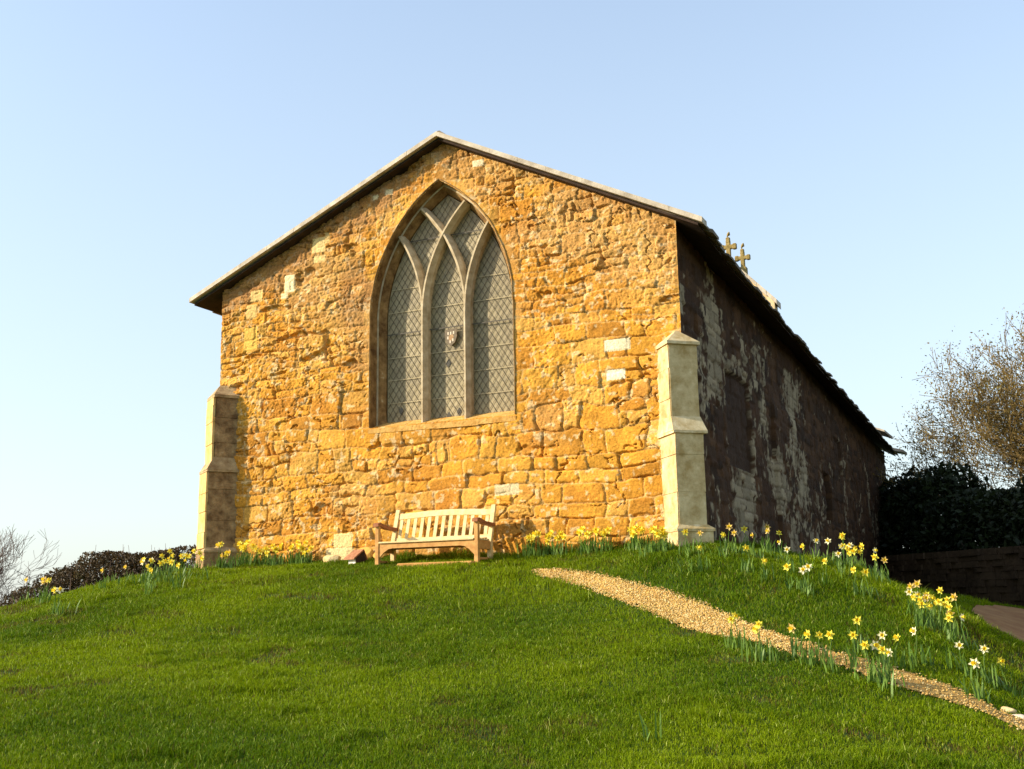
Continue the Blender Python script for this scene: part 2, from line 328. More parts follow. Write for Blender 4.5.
# ------------------------------------------------------------------ rubble stonework generator
def stone_layout(u0, u1, v0, v1, res, seed, size_fn, row=(.22, .32), wid=(.30, .62), shift=None):
    rg = np.random.default_rng(seed); nu = int((u1-u0)/res)+2; nv = int((v1-v0)/res)+2
    ID = np.zeros((nu, nv), int); D = np.zeros((nu, nv), np.float32); LU = np.zeros((nu, nv), np.float32); LV = np.zeros((nu, nv), np.float32); rects = []
    v = v0
    while v < v1:
        h = rg.uniform(*row); u = u0-rg.uniform(0, .3)
        while u < u1:
            w = rg.uniform(*wid); cu, cv = u+w/2, v+h/2; s = size_fn(cu, cv)
            if rg.random() < s and h > .15:
                f = rg.uniform(.38, .62); rows = [(v, v+h*f), (v+h*f, v+h)]
            else: rows = [(v, v+h)]
            for a, b in rows:
                if len(rows) == 2 or rg.random() < s*.5: k = rg.integers(1, 4 if s > .6 else 3)
                else: k = 1
                cuts = np.sort(rg.uniform(.2, .8, k-1)); e = [0]+list(cuts)+[1]
                for i in range(k):
                    if e[i+1]-e[i] > .08: rects.append((u+w*e[i], u+w*e[i+1], a, b))
                    elif rects: rects.append((u+w*e[i], u+w*e[i+1], a, b))
            u += w
        v += h
    uu = u0+np.arange(nu)*res; vv = v0+np.arange(nv)*res
    for i, (a, b, c, d) in enumerate(rects):
        i0, i1 = max(0, math.ceil((a-u0)/res)), min(nu, math.ceil((b-u0)/res)); j0, j1 = max(0, math.ceil((c-v0)/res)), min(nv, math.ceil((d-v0)/res))
        if i1 <= i0 or j1 <= j0: continue
        U = uu[i0:i1, None]; V = vv[None, j0:j1]
        ax = np.minimum(U-a, b-U); ay = np.minimum(V-c, d-V); r = min(.05, (b-a)*.35, (d-c)*.35)
        dd = np.minimum(ax, ay); cn = r-np.hypot(np.maximum(r-ax, 0), np.maximum(r-ay, 0)); dd = np.where((ax < r) & (ay < r), cn, dd)
        ID[i0:i1, j0:j1] = i+1; D[i0:i1, j0:j1] = dd; LU[i0:i1, j0:j1] = (U-a)/(b-a)-.5; LV[i0:i1, j0:j1] = (V-c)/(d-c)-.5
    return ID, D, LU, LV, len(rects)+1, (u0, v0, res)
def sample(lay, U, V, w1=.05, w2=.018, seed=3):
    ID, D, LU, LV, n, (u0, v0, res) = lay
    wu = U+w1*2*(fbm(U*1.6, V*1.6, seed)-.5)+w2*2*(fbm(U*9, V*9, seed+20, 3)-.5)
    wv = V+w1*2*(fbm(U*1.3+50, V*1.6, seed+40)-.5)+w2*2*(fbm(U*9+30, V*9, seed+60, 3)-.5)
    i = np.clip(((wu-u0)/res).astype(int), 0, ID.shape[0]-1); j = np.clip(((wv-v0)/res).astype(int), 0, ID.shape[1]-1)
    return ID[i, j], D[i, j], LU[i, j], LV[i, j]

# gable and roof lines
W = 8.0; ZB = -1.3
def leanx(x, z): return x        # walls plumb
def gable_top(x):                 # underside of the verge on the facade plane
    return np.where(x < 4.285, 4.49+(6.335-4.49)*(x-0)/4.285, 6.335-(6.335-4.45)*(x-4.285)/(8-4.285))
XC, ZS, RO = 4.21, 3.56, 2.48     # window centre, springing, outer radius
XL, XR = XC-RO/2, XC+RO/2; SILL = 1.84
def outline(inset=0.0, n=26):
    """opening outline from sill left, up over the arch, to sill right; inset shrinks it"""
    r = RO-inset; pts = [(XL+inset, SILL+k*(ZS-SILL)/6) for k in range(6)]
    zt = math.sqrt(r*r-(RO/2)**2)    # apex height over springing; arcs centred on the springing points
    a1 = math.asin(zt/r)
    L_ = [(XR-r*math.cos(a1*k/n), ZS+r*math.sin(a1*k/n)) for k in range(n+1)]
    R__ = [(2*XC-p[0], p[1]) for p in L_[::-1][1:]]
    return pts+L_+R__+[(2*XC-p[0], p[1]) for p in pts[::-1]]
def sd_open(x, z):   # signed distance-ish (negative inside the opening)
    ax = np.maximum(XL-x, x-XR)
    dl = np.hypot(x-XR, z-ZS)-RO; dr = np.hypot(x-XL, z-ZS)-RO
    return np.where(z < SILL, np.maximum(SILL-z, ax), np.where(z < ZS, ax, np.maximum(dl, dr)))

PAL = np.array([(.60, .285, .030), (.56, .245, .024), (.66, .35, .055), (.50, .20, .022), (.66, .40, .10), (.40, .15, .022), (.62, .30, .035), (.58, .33, .085)])
def facade():
    res = .0125; nu = int(W/res)+1; nv = 600
    us = np.linspace(0, W, nu); T = np.linspace(0, 1, nv)
    U = np.repeat(us[:, None], nv, 1); V = ZB+T[None]*(gable_top(us)[:, None]-ZB)
    def size(u, v):     # probability of small stones: rubble high and to the left, big blocks low and right
        s = .30+.14*(v-1.5)-.05*(u-4)
        if v < 1.3: s = .10 if u > 3 else .28
        if v < .0: s = .2
        return float(np.clip(s, .08, .92))
    lay = stone_layout(-.3, 8.3, ZB-.3, 6.8, .006, 21, size, row=(.18, .36), wid=(.26, .66)); ID, D, LU, LV = sample(lay, U, V, .10, .018)
    n = lay[4]; rg = np.random.default_rng(5)
    off = rg.normal(0, .007, n); tu = rg.normal(0, .018, n); tv = rg.normal(.003, .016, n)
    deep = fbm(U*.9, V*1.1, 77, 3); crack = fbm(U*3.1, V*3.3, 78, 3)
    region = sstep(.42, .62, fbm(U*.5+3, V*.5, 90, 2)+.07*(V-2.5)-.035*(U-4))     # eroded rubble texture
    jd = .005+.036*sstep(.54, .68, crack)*sstep(.35, .6, deep+.1)+.006*sstep(.45, .6, deep)
    jw = .010+.010*fbm(U*4, V*4, 79, 2)
    H = .95*off[ID]+tu[ID]*LU+tv[ID]*LV
    H = H+(1-region*.35)*.006*sstep(0, .04, D)-jd*(1-sstep(jw*.3, jw*1.3, D))
    H = H+.011*(fbm(U*11, V*13, 80, 4)-.5)*(1+1.9*region)+.014*(fbm(U*34, V*38, 84, 3)-.5)*(1+1.3*region)
    wv_ = V*4.2+1.1*fbm(U*3, V*3, 140); cr = np.abs(fbm(U*2.2, wv_, 141, 4)-.5); cm = sstep(.5, .62, fbm(U*1.9, V*2.3, 142, 3))
    H = H-.05*(1-sstep(.004, .014, cr))*cm
    chip = fbm(U*5.5, V*7, 143, 2); H = H+.014*(np.floor(chip*9)/9-chip)*6*.35*region
    H = H+.05*(fbm(U*.8, V*.8, 85, 2)-.5)
    # broken ledges: long ragged undercuts
    led = vnoise(U*2.1+.9*fbm(U*5, V*5, 87), V*5.6+1.3*fbm(U*3+5, V*3, 88), 86); H = H-.06*sstep(.86, .92, led)*(.35+.65*region)
    sd = sd_open(U, V)
    ring = (sd < .20) & (sd > -.05) & (V > SILL-.02)
    H = np.where(ring, H*sstep(-.01, .20, sd)+.004*(1-sstep(0, .2, sd)), H)
    H = np.where((V < SILL) & (V > SILL-.22) & (U > XL-.1) & (U < XR+.1), H*.5+.004, H)
    ed = np.minimum(U, W-U); H = H*(.35+.65*sstep(0, .06, ed)); 
    # colours of the stones themselves
    ci = rg.integers(0, len(PAL), n); C = (.42*PAL[ci][ID]+.58*np.array([.60, .28, .035]))*rg.uniform(.86, 1.12, n)[ID][..., None]
    var = fbm(U*7, V*7, 91, 4)[..., None]; C = C*(.68+.64*var)
    rust = sstep(.55, .72, fbm(U*1.4+7, V*2.0, 92, 4))[..., None]; C = C*(1-.45*rust)+np.array([.42, .16, .02])*.45*rust
    grey = (sstep(.46, .66, fbm(U*1.0+20, V*1.3, 93, 4)+.02*(V-3))*(.3+.7*region))[..., None]; C = C*(1-.45*grey)+np.array([.50, .31, .12])*.45*grey
    pale = sstep(.67, .72, fbm(U*13+3, V*14, 94, 3)+.035*region)[..., None]; C = C*(1-.65*pale)+np.array([.70, .52, .27])*.65*pale
    # joints: sandy mortar
    jm = ((1-sstep(.003, .015, D))*(1-.7*sstep(.012, .03, jd)))[..., None]; C = C*(1-.55*jm)+np.array([.58, .38, .15])*.55*jm
    # purple-brown stain and painted verge shadow below the left verge; stain beside the arch
    vd = gable_top(U)-V
    st = (sstep(.62, .05, vd+.5*(fbm(U*2.5, V*2.5, 95, 3)-.5)) if False else (1-sstep(.05, .75, vd+1.0*(fbm(U*2.5, V*2.5, 95, 3)-.5))))*(1-.75*sstep(3.9, 5.2, U))
    st = np.clip(st, 0, 1)[..., None]; C = C*(1-.6*st)+np.array([.26, .125, .06])*.6*st
    dampL = ((1-sstep(.3, .9, np.hypot((U-2.7)/.5, (V-3.9)/1.6)))*sstep(.45, .6, fbm(U*3, V*3, 96)))[..., None]; C = C*(1-.5*dampL)+np.array([.22, .10, .04])*.5*dampL
    # a few pale replacement blocks
    jw = .025*(fbm(U*8, V*8, 97)-.5)
    for (bu, bv, bw, bh, cc) in [(7.06, 2.70, .19, .085, (.76, .66, .42)), (7.03, 2.27, .14, .075, (.80, .72, .50)), (1.38, 4.40, .10, .15, (.78, .64, .36)), (1.28, 4.20, .07, .05, (.76, .6, .33)),
                                 (1.95, 4.98, .13, .13, (.72, .53, .22)), (1.98, 4.74, .12, .06, (.72, .5, .2)), (2.12, 5.08, .05, .09, (.66, .45, .17)), (.72, 4.28, .13, .10, (.68, .46, .17)), (.62, 4.02, .11, .12, (.64, .42, .14)), (3.05, 5.62, .05, .04, (.76, .62, .36)), (3.3, 5.66, .07, .05, (.74, .6, .34)), (.62, 3.55, .14, .2, (.66, .4, .08)), (4.9, 5.86, .1, .05, (.7, .58, .36)), (2.5, .1, .17, .13, (.70, .52, .22)), (2.45, -.12, .26, .14, (.72, .55, .26)), (5.3, .75, .2, .08, (.62, .5, .28))]:
        mk = ((np.abs(U-bu+jw) < bw) & (np.abs(V-bv+jw*.7) < bh)); e = np.minimum(bw-np.abs(U-bu), bh-np.abs(V-bv))
        C = np.where(mk[..., None], np.array(cc)*(.85+.3*var), C); H = np.where(mk, .35*H+.004*sstep(0, .012, e)-.008*(1-sstep(0, .01, e)), H)
    Y = -H
    Vt = np.stack([U, Y, V], -1).reshape(-1, 3); id_ = np.arange(nu*nv).reshape(nu, nv)
    cu = (U[:-1, :-1]+U[1:, 1:])/2; cv = (V[:-1, :-1]+V[1:, 1:])/2; keepq = (sd_open(cu, cv) > -.006)
    F = np.stack([id_[:-1, :-1], id_[1:, :-1], id_[1:, 1:], id_[:-1, 1:]], -1)[keepq]
    return Vt, F, C.reshape(-1, 3)

chapel = thing('chapel', 'orange ironstone chapel with a pointed traceried window on top of the grass bank', 'chapel', (0, 0, 0))
Vt, F, C_ = facade()
fw = mesh_np('front_wall', Vt, F, M['iron'], chapel, smooth=True, colr=C_); fw['label'] = 'sunlit orange rubble gable wall'

LEN = 25.3
EY = np.array([-.3, .6, 1.9, 5.5, 9, 12.7, 18, 23.1, 25.6]); EZ = np.array([4.30, 4.25, 4.17, 4.18, 4.15, 4.09, 4.05, 4.02, 4.0])  # sagging eaves line
def eave_z(y): return np.interp(y, EY, EZ)
def sidewall():
    res = .03; nu = int(LEN/res)+1; nv = 170; us = np.linspace(0, LEN, nu); T = np.linspace(0, 1, nv)
    U = np.repeat(us[:, None], nv, 1); top = eave_z(us)+.06; V = ZB+T[None]*(top[:, None]-ZB)
    lay = stone_layout(-.3, LEN+.3, ZB-.3, 5.2, .012, 33, lambda u, v: .45, row=(.2, .3), wid=(.28, .6)); ID, D, LU, LV = sample(lay, U, V, .05, .015)
    n = lay[4]; rg = np.random.default_rng(8)
    H = rg.normal(0, .010, n)[ID]-.018*(1-sstep(0, .018, D))+.03*(fbm(U*9, V*10, 180, 4)-.5)+.06*(fbm(U*.7, V*.8, 185, 2)-.5)
    H = H*sstep(0, .08, U)
    pal = np.array([(.11, .052, .020), (.085, .040, .016), (.13, .062, .024), (.07, .035, .015), (.095, .043, .017)])  # same ironstone as the gable, darkened to put the wall's shade into it
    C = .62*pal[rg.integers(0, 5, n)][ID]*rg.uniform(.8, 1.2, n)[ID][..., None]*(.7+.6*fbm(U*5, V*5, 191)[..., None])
    # pale lichen sheets, patchy and streaked downwards
    m1 = fbm(U*1.0, V*.75+2, 192, 4)+.22*(fbm(U*6, V*2.6, 193, 4)-.5)+.28*(fbm(U*13, V*11, 194, 3)-.5)
    band = np.exp(-((U-2.6)/1.9)**2)*.13+np.exp(-((U-9)/3)**2)*.07-.05*sstep(5, 9, U)-.10*(U > 13)+.06*sstep(5, 2, U)*sstep(.6, 1.2, U)-.15*(V > 3.7)-.12*(U < .7)
    m1 = m1+.5*(fbm(U*8+3, V*7, 199, 3)-.5)
    li = sstep(.60, .66, m1+band)[..., None]*(.45+.55*sstep(.006, .02, D)[..., None])
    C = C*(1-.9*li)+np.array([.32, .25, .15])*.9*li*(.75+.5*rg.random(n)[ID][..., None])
    # blocked openings of red-brown stone
    for (a, b, c, d) in [(2.5, 4.2, 1.2, 2.75), (13.6, 14.8, 2.2, 3.1)]:
        mk = (U > a) & (U < b) & (V > c) & (V < d); C = np.where(mk[..., None], np.array([.05, .026, .013])*(.7+.6*fbm(U*5, V*5, 197)[..., None]), C); H = np.where(mk, H-.07, H)
    pier = ((U > 6.0) & (U < 8.1)); H = H+np.where(pier, .07*(1-sstep(2.55, 2.95, V)), 0)
    mk = (U > 11.7) & (U < 12.5) & (V > .9) & (V < 2.0); H = np.where(mk, H-.25, H); C = np.where(mk[..., None], C*.5, C)
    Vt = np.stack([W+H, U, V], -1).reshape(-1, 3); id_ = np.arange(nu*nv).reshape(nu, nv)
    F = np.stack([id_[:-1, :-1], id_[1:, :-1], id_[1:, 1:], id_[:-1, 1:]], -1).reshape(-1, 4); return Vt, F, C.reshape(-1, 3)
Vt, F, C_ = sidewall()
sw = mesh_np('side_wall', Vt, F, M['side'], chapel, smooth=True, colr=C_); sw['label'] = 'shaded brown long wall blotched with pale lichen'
# left wall and far gable: rubble too, plainer
M['plain_iron'] = noise_mat('plain_ironstone', (.34, .15, .025), (.52, .27, .05), 3.5, bump=1, bscale=14, c3=(.55, .38, .15), dist=.05)
b = MB(); b.box((.02, .05, ZB), (.35, LEN-.05, 4.32)); recalc(b.build('long_wall', M['plain_iron'], chapel))
b = MB(); b.prism([(.36, ZB), (7.6, ZB), (7.6, 4.35), (4.285, 6.1), (.36, 4.4)], LEN-.45, LEN-.04, axis=1); recalc(b.build('far_wall', M['plain_iron'], chapel))

# roof: two slopes of stone slates over dark boards, eaves following the sagging line
RX, RZ = 4.285, 6.40; Y0, Y1 = -.16, LEN+.28
def roof_z(x, y):   # top of the boards
    ez = eave_z(y); el = 4.32+.02*np.sin(y*.7)
    return np.where(x > RX, RZ-.06+(ez-RZ)*(x-RX)/(8.40-RX), RZ-.06+(el-RZ)*(RX-x)/(RX+.49))
ys = np.linspace(Y0, Y1, 60); xs_r = np.array([-.47, RX, 8.36])
V = []; 
for yy in ys:
    for xx in xs_r: V.append((xx, yy, float(roof_z(xx, yy))))
    for xx in xs_r: V.append((xx, yy, float(roof_z(xx, yy))-.035))
F = []
for i in range(len(ys)-1):
    a = i*6; c = a+6
    for k in (0, 1): F += [[a+k, a+k+1, c+k+1, c+k], [a+3+k+1, a+3+k, c+3+k, c+3+k+1]]
    F += [[a+3, a, c, c+3], [a+2, a+5, c+5, c+2]]
F += [[0, 3, 4, 1], [1, 4, 5, 2], [len(V)-6, len(V)-5, len(V)-2, len(V)-3], [len(V)-5, len(V)-4, len(V)-1, len(V)-2]]
roof = recalc(mesh_np('roof', V, F, M['soffit'], chapel))
sb = MB(); rr = random.Random(4)
for side in (1, -1):
    Ls = 4.115 if side > 0 else 4.775; s0 = 0.0; r = 0; gauge = .27
    while s0 < Ls-.1:
        yy = Y0+rr.uniform(0, .2)
        while yy < Y1-.05:
            w = rr.uniform(.26, .5); y2 = min(yy+w, Y1)
            out = (rr.uniform(.0, .09) if r == 0 else rr.uniform(-.02, .02)); th = rr.uniform(.018, .045) if r else rr.uniform(.025, .055)
            xe = Ls-s0+out; xi = max(Ls-s0-gauge-.08, 0.0)
            def pt(dx, y, lift):
                x = RX+side*dx; ym = (yy+y2)/2; zc = float(roof_z(RX+side*min(dx, Ls), ym))-(max(dx-Ls, 0))*.5
                return (x, y, zc+lift)
            lo = .006 if r else .004; t_ = rr.uniform(-.008, .014)
            p = [pt(xi, yy+.006, .002), pt(xe, yy+.006, lo+.022), pt(xe, y2-.006, lo+.022), pt(xi, y2-.006, .002), pt(xi, yy+.006, .004+th*.6), pt(xe, yy+.006, lo+.022+th+t_), pt(xe, y2-.006, lo+.022+th-t_), pt(xi, y2-.006, .004+th*.6)]
            sb.hexa(p); yy = y2
        s0 += gauge; r += 1
recalc(sb.build('slates', M['slate'], roof))
# ridge tiles
rb = MB(); yy = Y0
while yy < Y1:
    y2 = min(yy+.45, Y1); zt = float(roof_z(RX, yy))+.10
    rb.prism([(RX-.19, zt-.11), (RX-.02, zt+.02), (RX+.02, zt+.02), (RX+.19, zt-.11), (RX, zt-.04)], yy+.005, y2-.005, axis=1); yy = y2
recalc(rb.build('ridge_tiles', M['slate'], roof))
# verge copings with the dark bedding line beneath
for side in (1, -1):
    mb = MB(); N_ = 9; xe = 8.44 if side > 0 else -.53
    for i in range(N_):
        t0, t1 = i/N_, (i+1)/N_-.0006
        def P(t, dy, dz):
            x = RX+(xe-RX)*t; z = RZ+.0+((4.285 if side > 0 else 4.33)-RZ)*t; return (x, -.235+dy, z+dz+.0*i)
        j = .003*math.sin(i*5.1)
        mb.hexa([P(t0, j, -.055), P(t1, j, -.055), P(t1, .26, -.055), P(t0, .26, -.055), P(t0, j+.006, .022), P(t1, j+.006, .022), P(t1, .26, .03), P(t0, .26, .03)])
    c_ = recalc(mb.build('verge_coping', M['coping'], roof))
# loose pale slabs at the far end of the eaves
mb = MB()
mb.hexa([(7.9, 21.6, 4.48), (8.45, 21.6, 4.26), (8.5, 23.6, 4.28), (7.95, 23.6, 4.50), (7.9, 21.6, 4.54), (8.45, 21.6, 4.32), (8.5, 23.6, 4.36), (7.95, 23.6, 4.56)])
mb.hexa([(7.9, 24.6, 4.16), (8.7, 24.6, 3.94), (8.75, 25.5, 3.94), (7.95, 25.5, 4.16), (7.9, 24.6, 4.26), (8.7, 24.6, 4.03), (8.75, 25.5, 4.03), (7.95, 25.5, 4.26)])
recalc(mb.build('kneeler', M['coping'], roof))

# steep gabled bellcote with its coping and two stone crosses
bc = MB(); by = 20.0; ax_, az_ = 4.19, 10.14; fx_, fz_ = 5.62, 8.60
bc.prism([(2*ax_-fx_, 5.2), (fx_-.03, 5.2), (fx_-.03, fz_), (ax_, az_-.06), (2*ax_-fx_, fz_)], by, by+.5, axis=1)
bell = recalc(bc.build('bellcote', noise_mat('bellcote_stone', (.45, .33, .16), (.68, .55, .33), 3, bump=.6, bscale=12, dist=.03), chapel))
cp = MB()
for sd_ in (1, -1):
    for i in range(5):
        t0, t1 = i/5+.004, (i+1)/5-.004; q = [(ax_+sd_*(fx_+.06-ax_)*t, az_+(fz_-.08-az_)*t) for t in (t0, t1)]
        jj = .03*((i*7) % 3)
        cp.hexa([(q[0][0], by-.10, q[0][1]-.15+jj), (q[1][0], by-.10, q[1][1]-.15+jj), (q[1][0], by+.62, q[1][1]-.16), (q[0][0], by+.62, q[0][1]-.16), (q[0][0], by-.10, q[0][1]+.03), (q[1][0], by-.10, q[1][1]+.03), (q[1][0], by+.62, q[1][1]+.06), (q[0][0], by+.62, q[0][1]+.06)])
recalc(cp.build('coping', M['coping'], bell))
M['cross'] = noise_mat('lichened_cross_stone', (.17, .12, .035), (.34, .25, .09), 8, bump=.6, bscale=30)
def cross(x, y, z, h):
    c = MB(); w = h*.105
    c.cham((x-w*1.8, y-w*1.8, z-.25), (x+w*1.8, y+w*1.8, z+.10), .02)
    c.cham((x-w, y-w*.8, z+.08), (x+w, y+w*.8, z+h), .02)
    c.cham((x-h*.30, y-w*.75, z+h*.56), (x+h*.30, y+w*.75, z+h*.56+2*w), .02)
    for p in ((x-h*.30, z+h*.56+w), (x+h*.30, z+h*.56+w), (x, z+h)):
        c.cham((p[0]-w*.9, y-w*.9, p[1]-w*1.35), (p[0]+w*.9, y+w*.9, p[1]+w*1.35), .02)
    c.tube([(x, y, z+h), (x-.02, y, z+h+.14), (x+.03, y, z+h+.21), (x+.05, y, z+h+.29)], [.02, .02, .06, .02], 6)
    return recalc(c.build('stone_cross', M['cross'], bell))
cross(4.17, by+.2, 10.14, .70); cross(4.62, by+.2, 9.74, .64)

# diagonal buttresses at both corners
def buttress(side, J1, J2, a, w1, w2, p1, p2, cx, mat, capmat, name_label):
    """J1: junction on the facade; a angle; stage 1 (low) projection p1, stage 2 p2"""
    n_ = np.array([side*math.sin(a), -math.cos(a)]); e = np.array([side*math.cos(a), math.sin(a)])
    def foot(J, p, w): 
        A = np.array([J, 0])+p*n_; Bp = A+w*e; return [tuple(A), tuple(Bp), tuple(Bp-n_*(p+.45)), tuple(A-n_*(p+.12))]
    def stage(mb, f0, f1, z0, z1, mi=0, j=.006):
        mb.hexa([(q[0]+random.uniform(-j, j), q[1]+random.uniform(-j, j), z0+random.uniform(-j, j)*.3) for q in f0]+[(q[0]+random.uniform(-j, j), q[1]+random.uniform(-j, j), z1+random.uniform(-j, j)*.3) for q in f1], mi)
    body = MB(); z = ZB+.1
    f1, f2 = foot(J1, p1, w1), foot(J2, p2, w2); pl = foot(J1-side*.05, p1+.07, w1+.10)
    stage(body, pl, pl, z, .02)
    # courses of ashlar with thin joints
    zz = .06
    for h in (.47, .50, .33):
        j = random.uniform(-.014, .010); ff = [(q[0]+j*n_[0], q[1]+j*n_[1]) for q in f1]; stage(body, ff, ff, zz+.004, min(zz+h, 1.32)-.004); zz += h
    zz = 1.46
    for h in (.34, .42, .42):
        if zz > 2.5: break
        j = random.uniform(-.014, .010); ff = [(q[0]+j*n_[0], q[1]+j*n_[1]) for q in f2]; stage(body, ff, ff, zz+.004, min(zz+h, 2.56)-.004); zz += h
    core = foot(J1-side*-.012, p1-.012, w1-.024); stage(body, core, core, 0, 1.34); core = foot(J2+side*.012, p2-.012, w2-.024); stage(body, core, core, 1.3, 2.57)
    o = recalc(body.build('buttress', mat, chapel)); o['label'] = name_label
    if side < 0:      # golden slabs over the end face, its sunlight put into the colour
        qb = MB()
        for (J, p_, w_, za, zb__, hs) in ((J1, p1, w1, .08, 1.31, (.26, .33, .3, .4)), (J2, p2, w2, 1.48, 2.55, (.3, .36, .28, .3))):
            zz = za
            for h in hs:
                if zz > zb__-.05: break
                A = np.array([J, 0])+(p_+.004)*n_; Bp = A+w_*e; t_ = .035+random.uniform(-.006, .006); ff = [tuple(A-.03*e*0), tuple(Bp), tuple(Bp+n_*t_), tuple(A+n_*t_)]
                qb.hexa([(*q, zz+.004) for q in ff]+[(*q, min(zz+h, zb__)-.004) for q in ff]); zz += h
        recalc(qb.build('lit_end_slabs', M['lit_end'], o))
    cp = MB()
    q0 = foot(J1-side*.07, p1+.09, w1+.14); q1 = foot(J1, p1+.0, w1); stage(cp, q0, q0, .015, .045); stage(cp, q0, q1, .045, .10)
    recalc(cp.build('plinth_course', capmat, o)); cp = MB()
    q0 = foot(J1-side*.04, p1+.06, w1+.08); q1 = foot(J2, p2+.0, w2)
    stage(cp, q0, q0, 1.315, 1.35); stage(cp, q0, q1, 1.35, 1.56)
    recalc(cp.build('offset_course', capmat, o)); cp = MB()
    # gabled cap running back to the corner
    q0 = foot(J2-side*.03, p2+.05, w2+.06); stage(cp, q0, q0, 2.555, 2.60)
    ap = (cx, -.02); q1 = [tuple(np.array(q)*.0+np.array(ap)+.02*(np.array(q)-np.array(ap))) for q in q0]; 
    q1[3] = tuple(np.array(q0[3])*.5+np.array(ap)*.5)
    stage(cp, q0, q1, 2.60, 2.80)
    c = recalc(cp.build('cap', capmat, o)); return o
M['cap'] = noise_mat('buttress_cap_stone', (.45, .30, .11), (.72, .58, .33), 7, bump=.6, bscale=40, dist=.006)
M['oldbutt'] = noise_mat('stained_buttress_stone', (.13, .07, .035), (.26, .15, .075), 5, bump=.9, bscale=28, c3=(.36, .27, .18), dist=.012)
M['warmbutt'] = noise_mat('mottled_buttress_stone', (.14, .075, .03), (.42, .27, .12), 6, bump=1, bscale=28, c3=(.52, .38, .2), dist=.015)  # kept dark: the shade of the buttress side is in this colour
buttress(1, 7.64, 7.64, R_(40), .41, .425, .475, .385, 7.93, M['cream'], M['cap'], 'cream ashlar corner buttress, sunlit on its narrow left face')
M['lit_end'] = noise_mat('sunlit_end_stone', (.50, .30, .08), (.68, .48, .2), 5, bump=.8, bscale=28, c3=(.74, .62, .36), dist=.01)
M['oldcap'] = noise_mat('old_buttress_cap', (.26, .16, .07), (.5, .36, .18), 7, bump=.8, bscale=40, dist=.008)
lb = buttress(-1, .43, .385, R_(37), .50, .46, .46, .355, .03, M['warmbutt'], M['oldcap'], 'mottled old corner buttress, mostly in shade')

# ------------------------------------------------------------------ window
win = MB(); prof = [(-.012, -.022), (0, -.016), (.012, .165), (.014, .165), (.042, .170), (.120, .285), (.125, .37)]
rings = [outline(i_) for i_, _ in prof]
for k, (ins, dep) in enumerate(prof):
    for i_, p in enumerate(rings[k]):     # ragged rubble edge, true inner mouldings
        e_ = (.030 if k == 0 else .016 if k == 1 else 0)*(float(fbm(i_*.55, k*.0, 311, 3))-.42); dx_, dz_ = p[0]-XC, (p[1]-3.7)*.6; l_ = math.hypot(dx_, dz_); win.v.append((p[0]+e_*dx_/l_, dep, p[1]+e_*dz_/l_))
n = len(rings[0])
for k in range(len(prof)-1):
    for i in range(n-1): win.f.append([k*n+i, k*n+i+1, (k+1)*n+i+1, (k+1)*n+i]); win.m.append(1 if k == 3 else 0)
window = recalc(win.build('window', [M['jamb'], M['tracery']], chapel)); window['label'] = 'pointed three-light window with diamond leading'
# sill: sloping slabs
sm = MB(); xx = XL-.03
for w in (.62, .55, .74, .68):
    x2 = min(xx+w, XR+.02); j1, j2 = random.uniform(-.02, .02), random.uniform(-.02, .02); sm.hexa([(xx+.001, -.012, SILL-.09+j1), (x2-.001, -.012, SILL-.09+j2), (x2-.001, .4, SILL-.14), (xx+.001, .4, SILL-.14), (xx+.001, -.020, SILL-.02+j2*.4), (x2-.001, -.020, SILL-.02+j1*.4), (x2-.004, .4, SILL+.16), (xx+.004, .4, SILL+.16)]); xx = x2
recalc(sm.build('sill', noise_mat('sill_stone', (.46, .22, .04), (.66, .40, .12), 6, bump=1, bscale=30, dist=.014), window))
# tracery: mullions branching into intersecting arcs
IN = .125; RI = RO-IN; RT = 2.44; MX = (XC-.372, XC+.372)
def inside_in(x, z, g=0.0):
    if z < ZS: return XL+IN < x < XR-IN
    return math.hypot(x-XR, z-ZS) < RO-IN+g and math.hypot(x-XL, z-ZS) < RO-IN+g
SEC = [(-.014, .10), (.014, .10), (.056, .20), (.056, .32), (-.056, .32), (-.056, .20)]
def sweep(mb, pts, dys=0.0):
    vs = []; n = len(SEC); m_ = len(pts)
    for i, p in enumerate(pts):
        a = np.array(pts[max(i-1, 0)]); c = np.array(pts[min(i+1, m_-1)]); t = (c-a)/np.linalg.norm(c-a); nn = np.array([t[1], -t[0]])
        for (s_, d_) in SEC: vs.append((p[0]+nn[0]*s_, d_+dys, p[1]+nn[1]*s_))
    fs = [[i*n+k, i*n+(k+1) % n, (i+1)*n+(k+1) % n, (i+1)*n+k] for i in range(m_-1) for k in range(n)]
    fs += [list(range(n-1, -1, -1)), [(m_-1)*n+k for k in range(n)]]; mb.add(vs, fs)
for mx_ in MX:
    mb = MB(); sweep(mb, [(mx_, SILL-.02+.2*k/1.0*(ZS-SILL+.02)/1.0) for k in range(6)]); recalc(mb.build('mullion', M['tracery'], window))
dd_ = 0.0
for mx_ in MX:
    for sg in (1, -1):       # sg 1: bends to the right going up
        pts = []
        for k in range(60):
            a = k*.022; x = mx_+sg*(RT-RT*math.cos(a)); z = ZS+RT*math.sin(a)
            pts.append((x, z))
            if not inside_in(x, z, .05): break
        mb = MB(); sweep(mb, pts, dd_); dd_ += .003; recalc(mb.build('tracery_bar', M['tracery'], window))
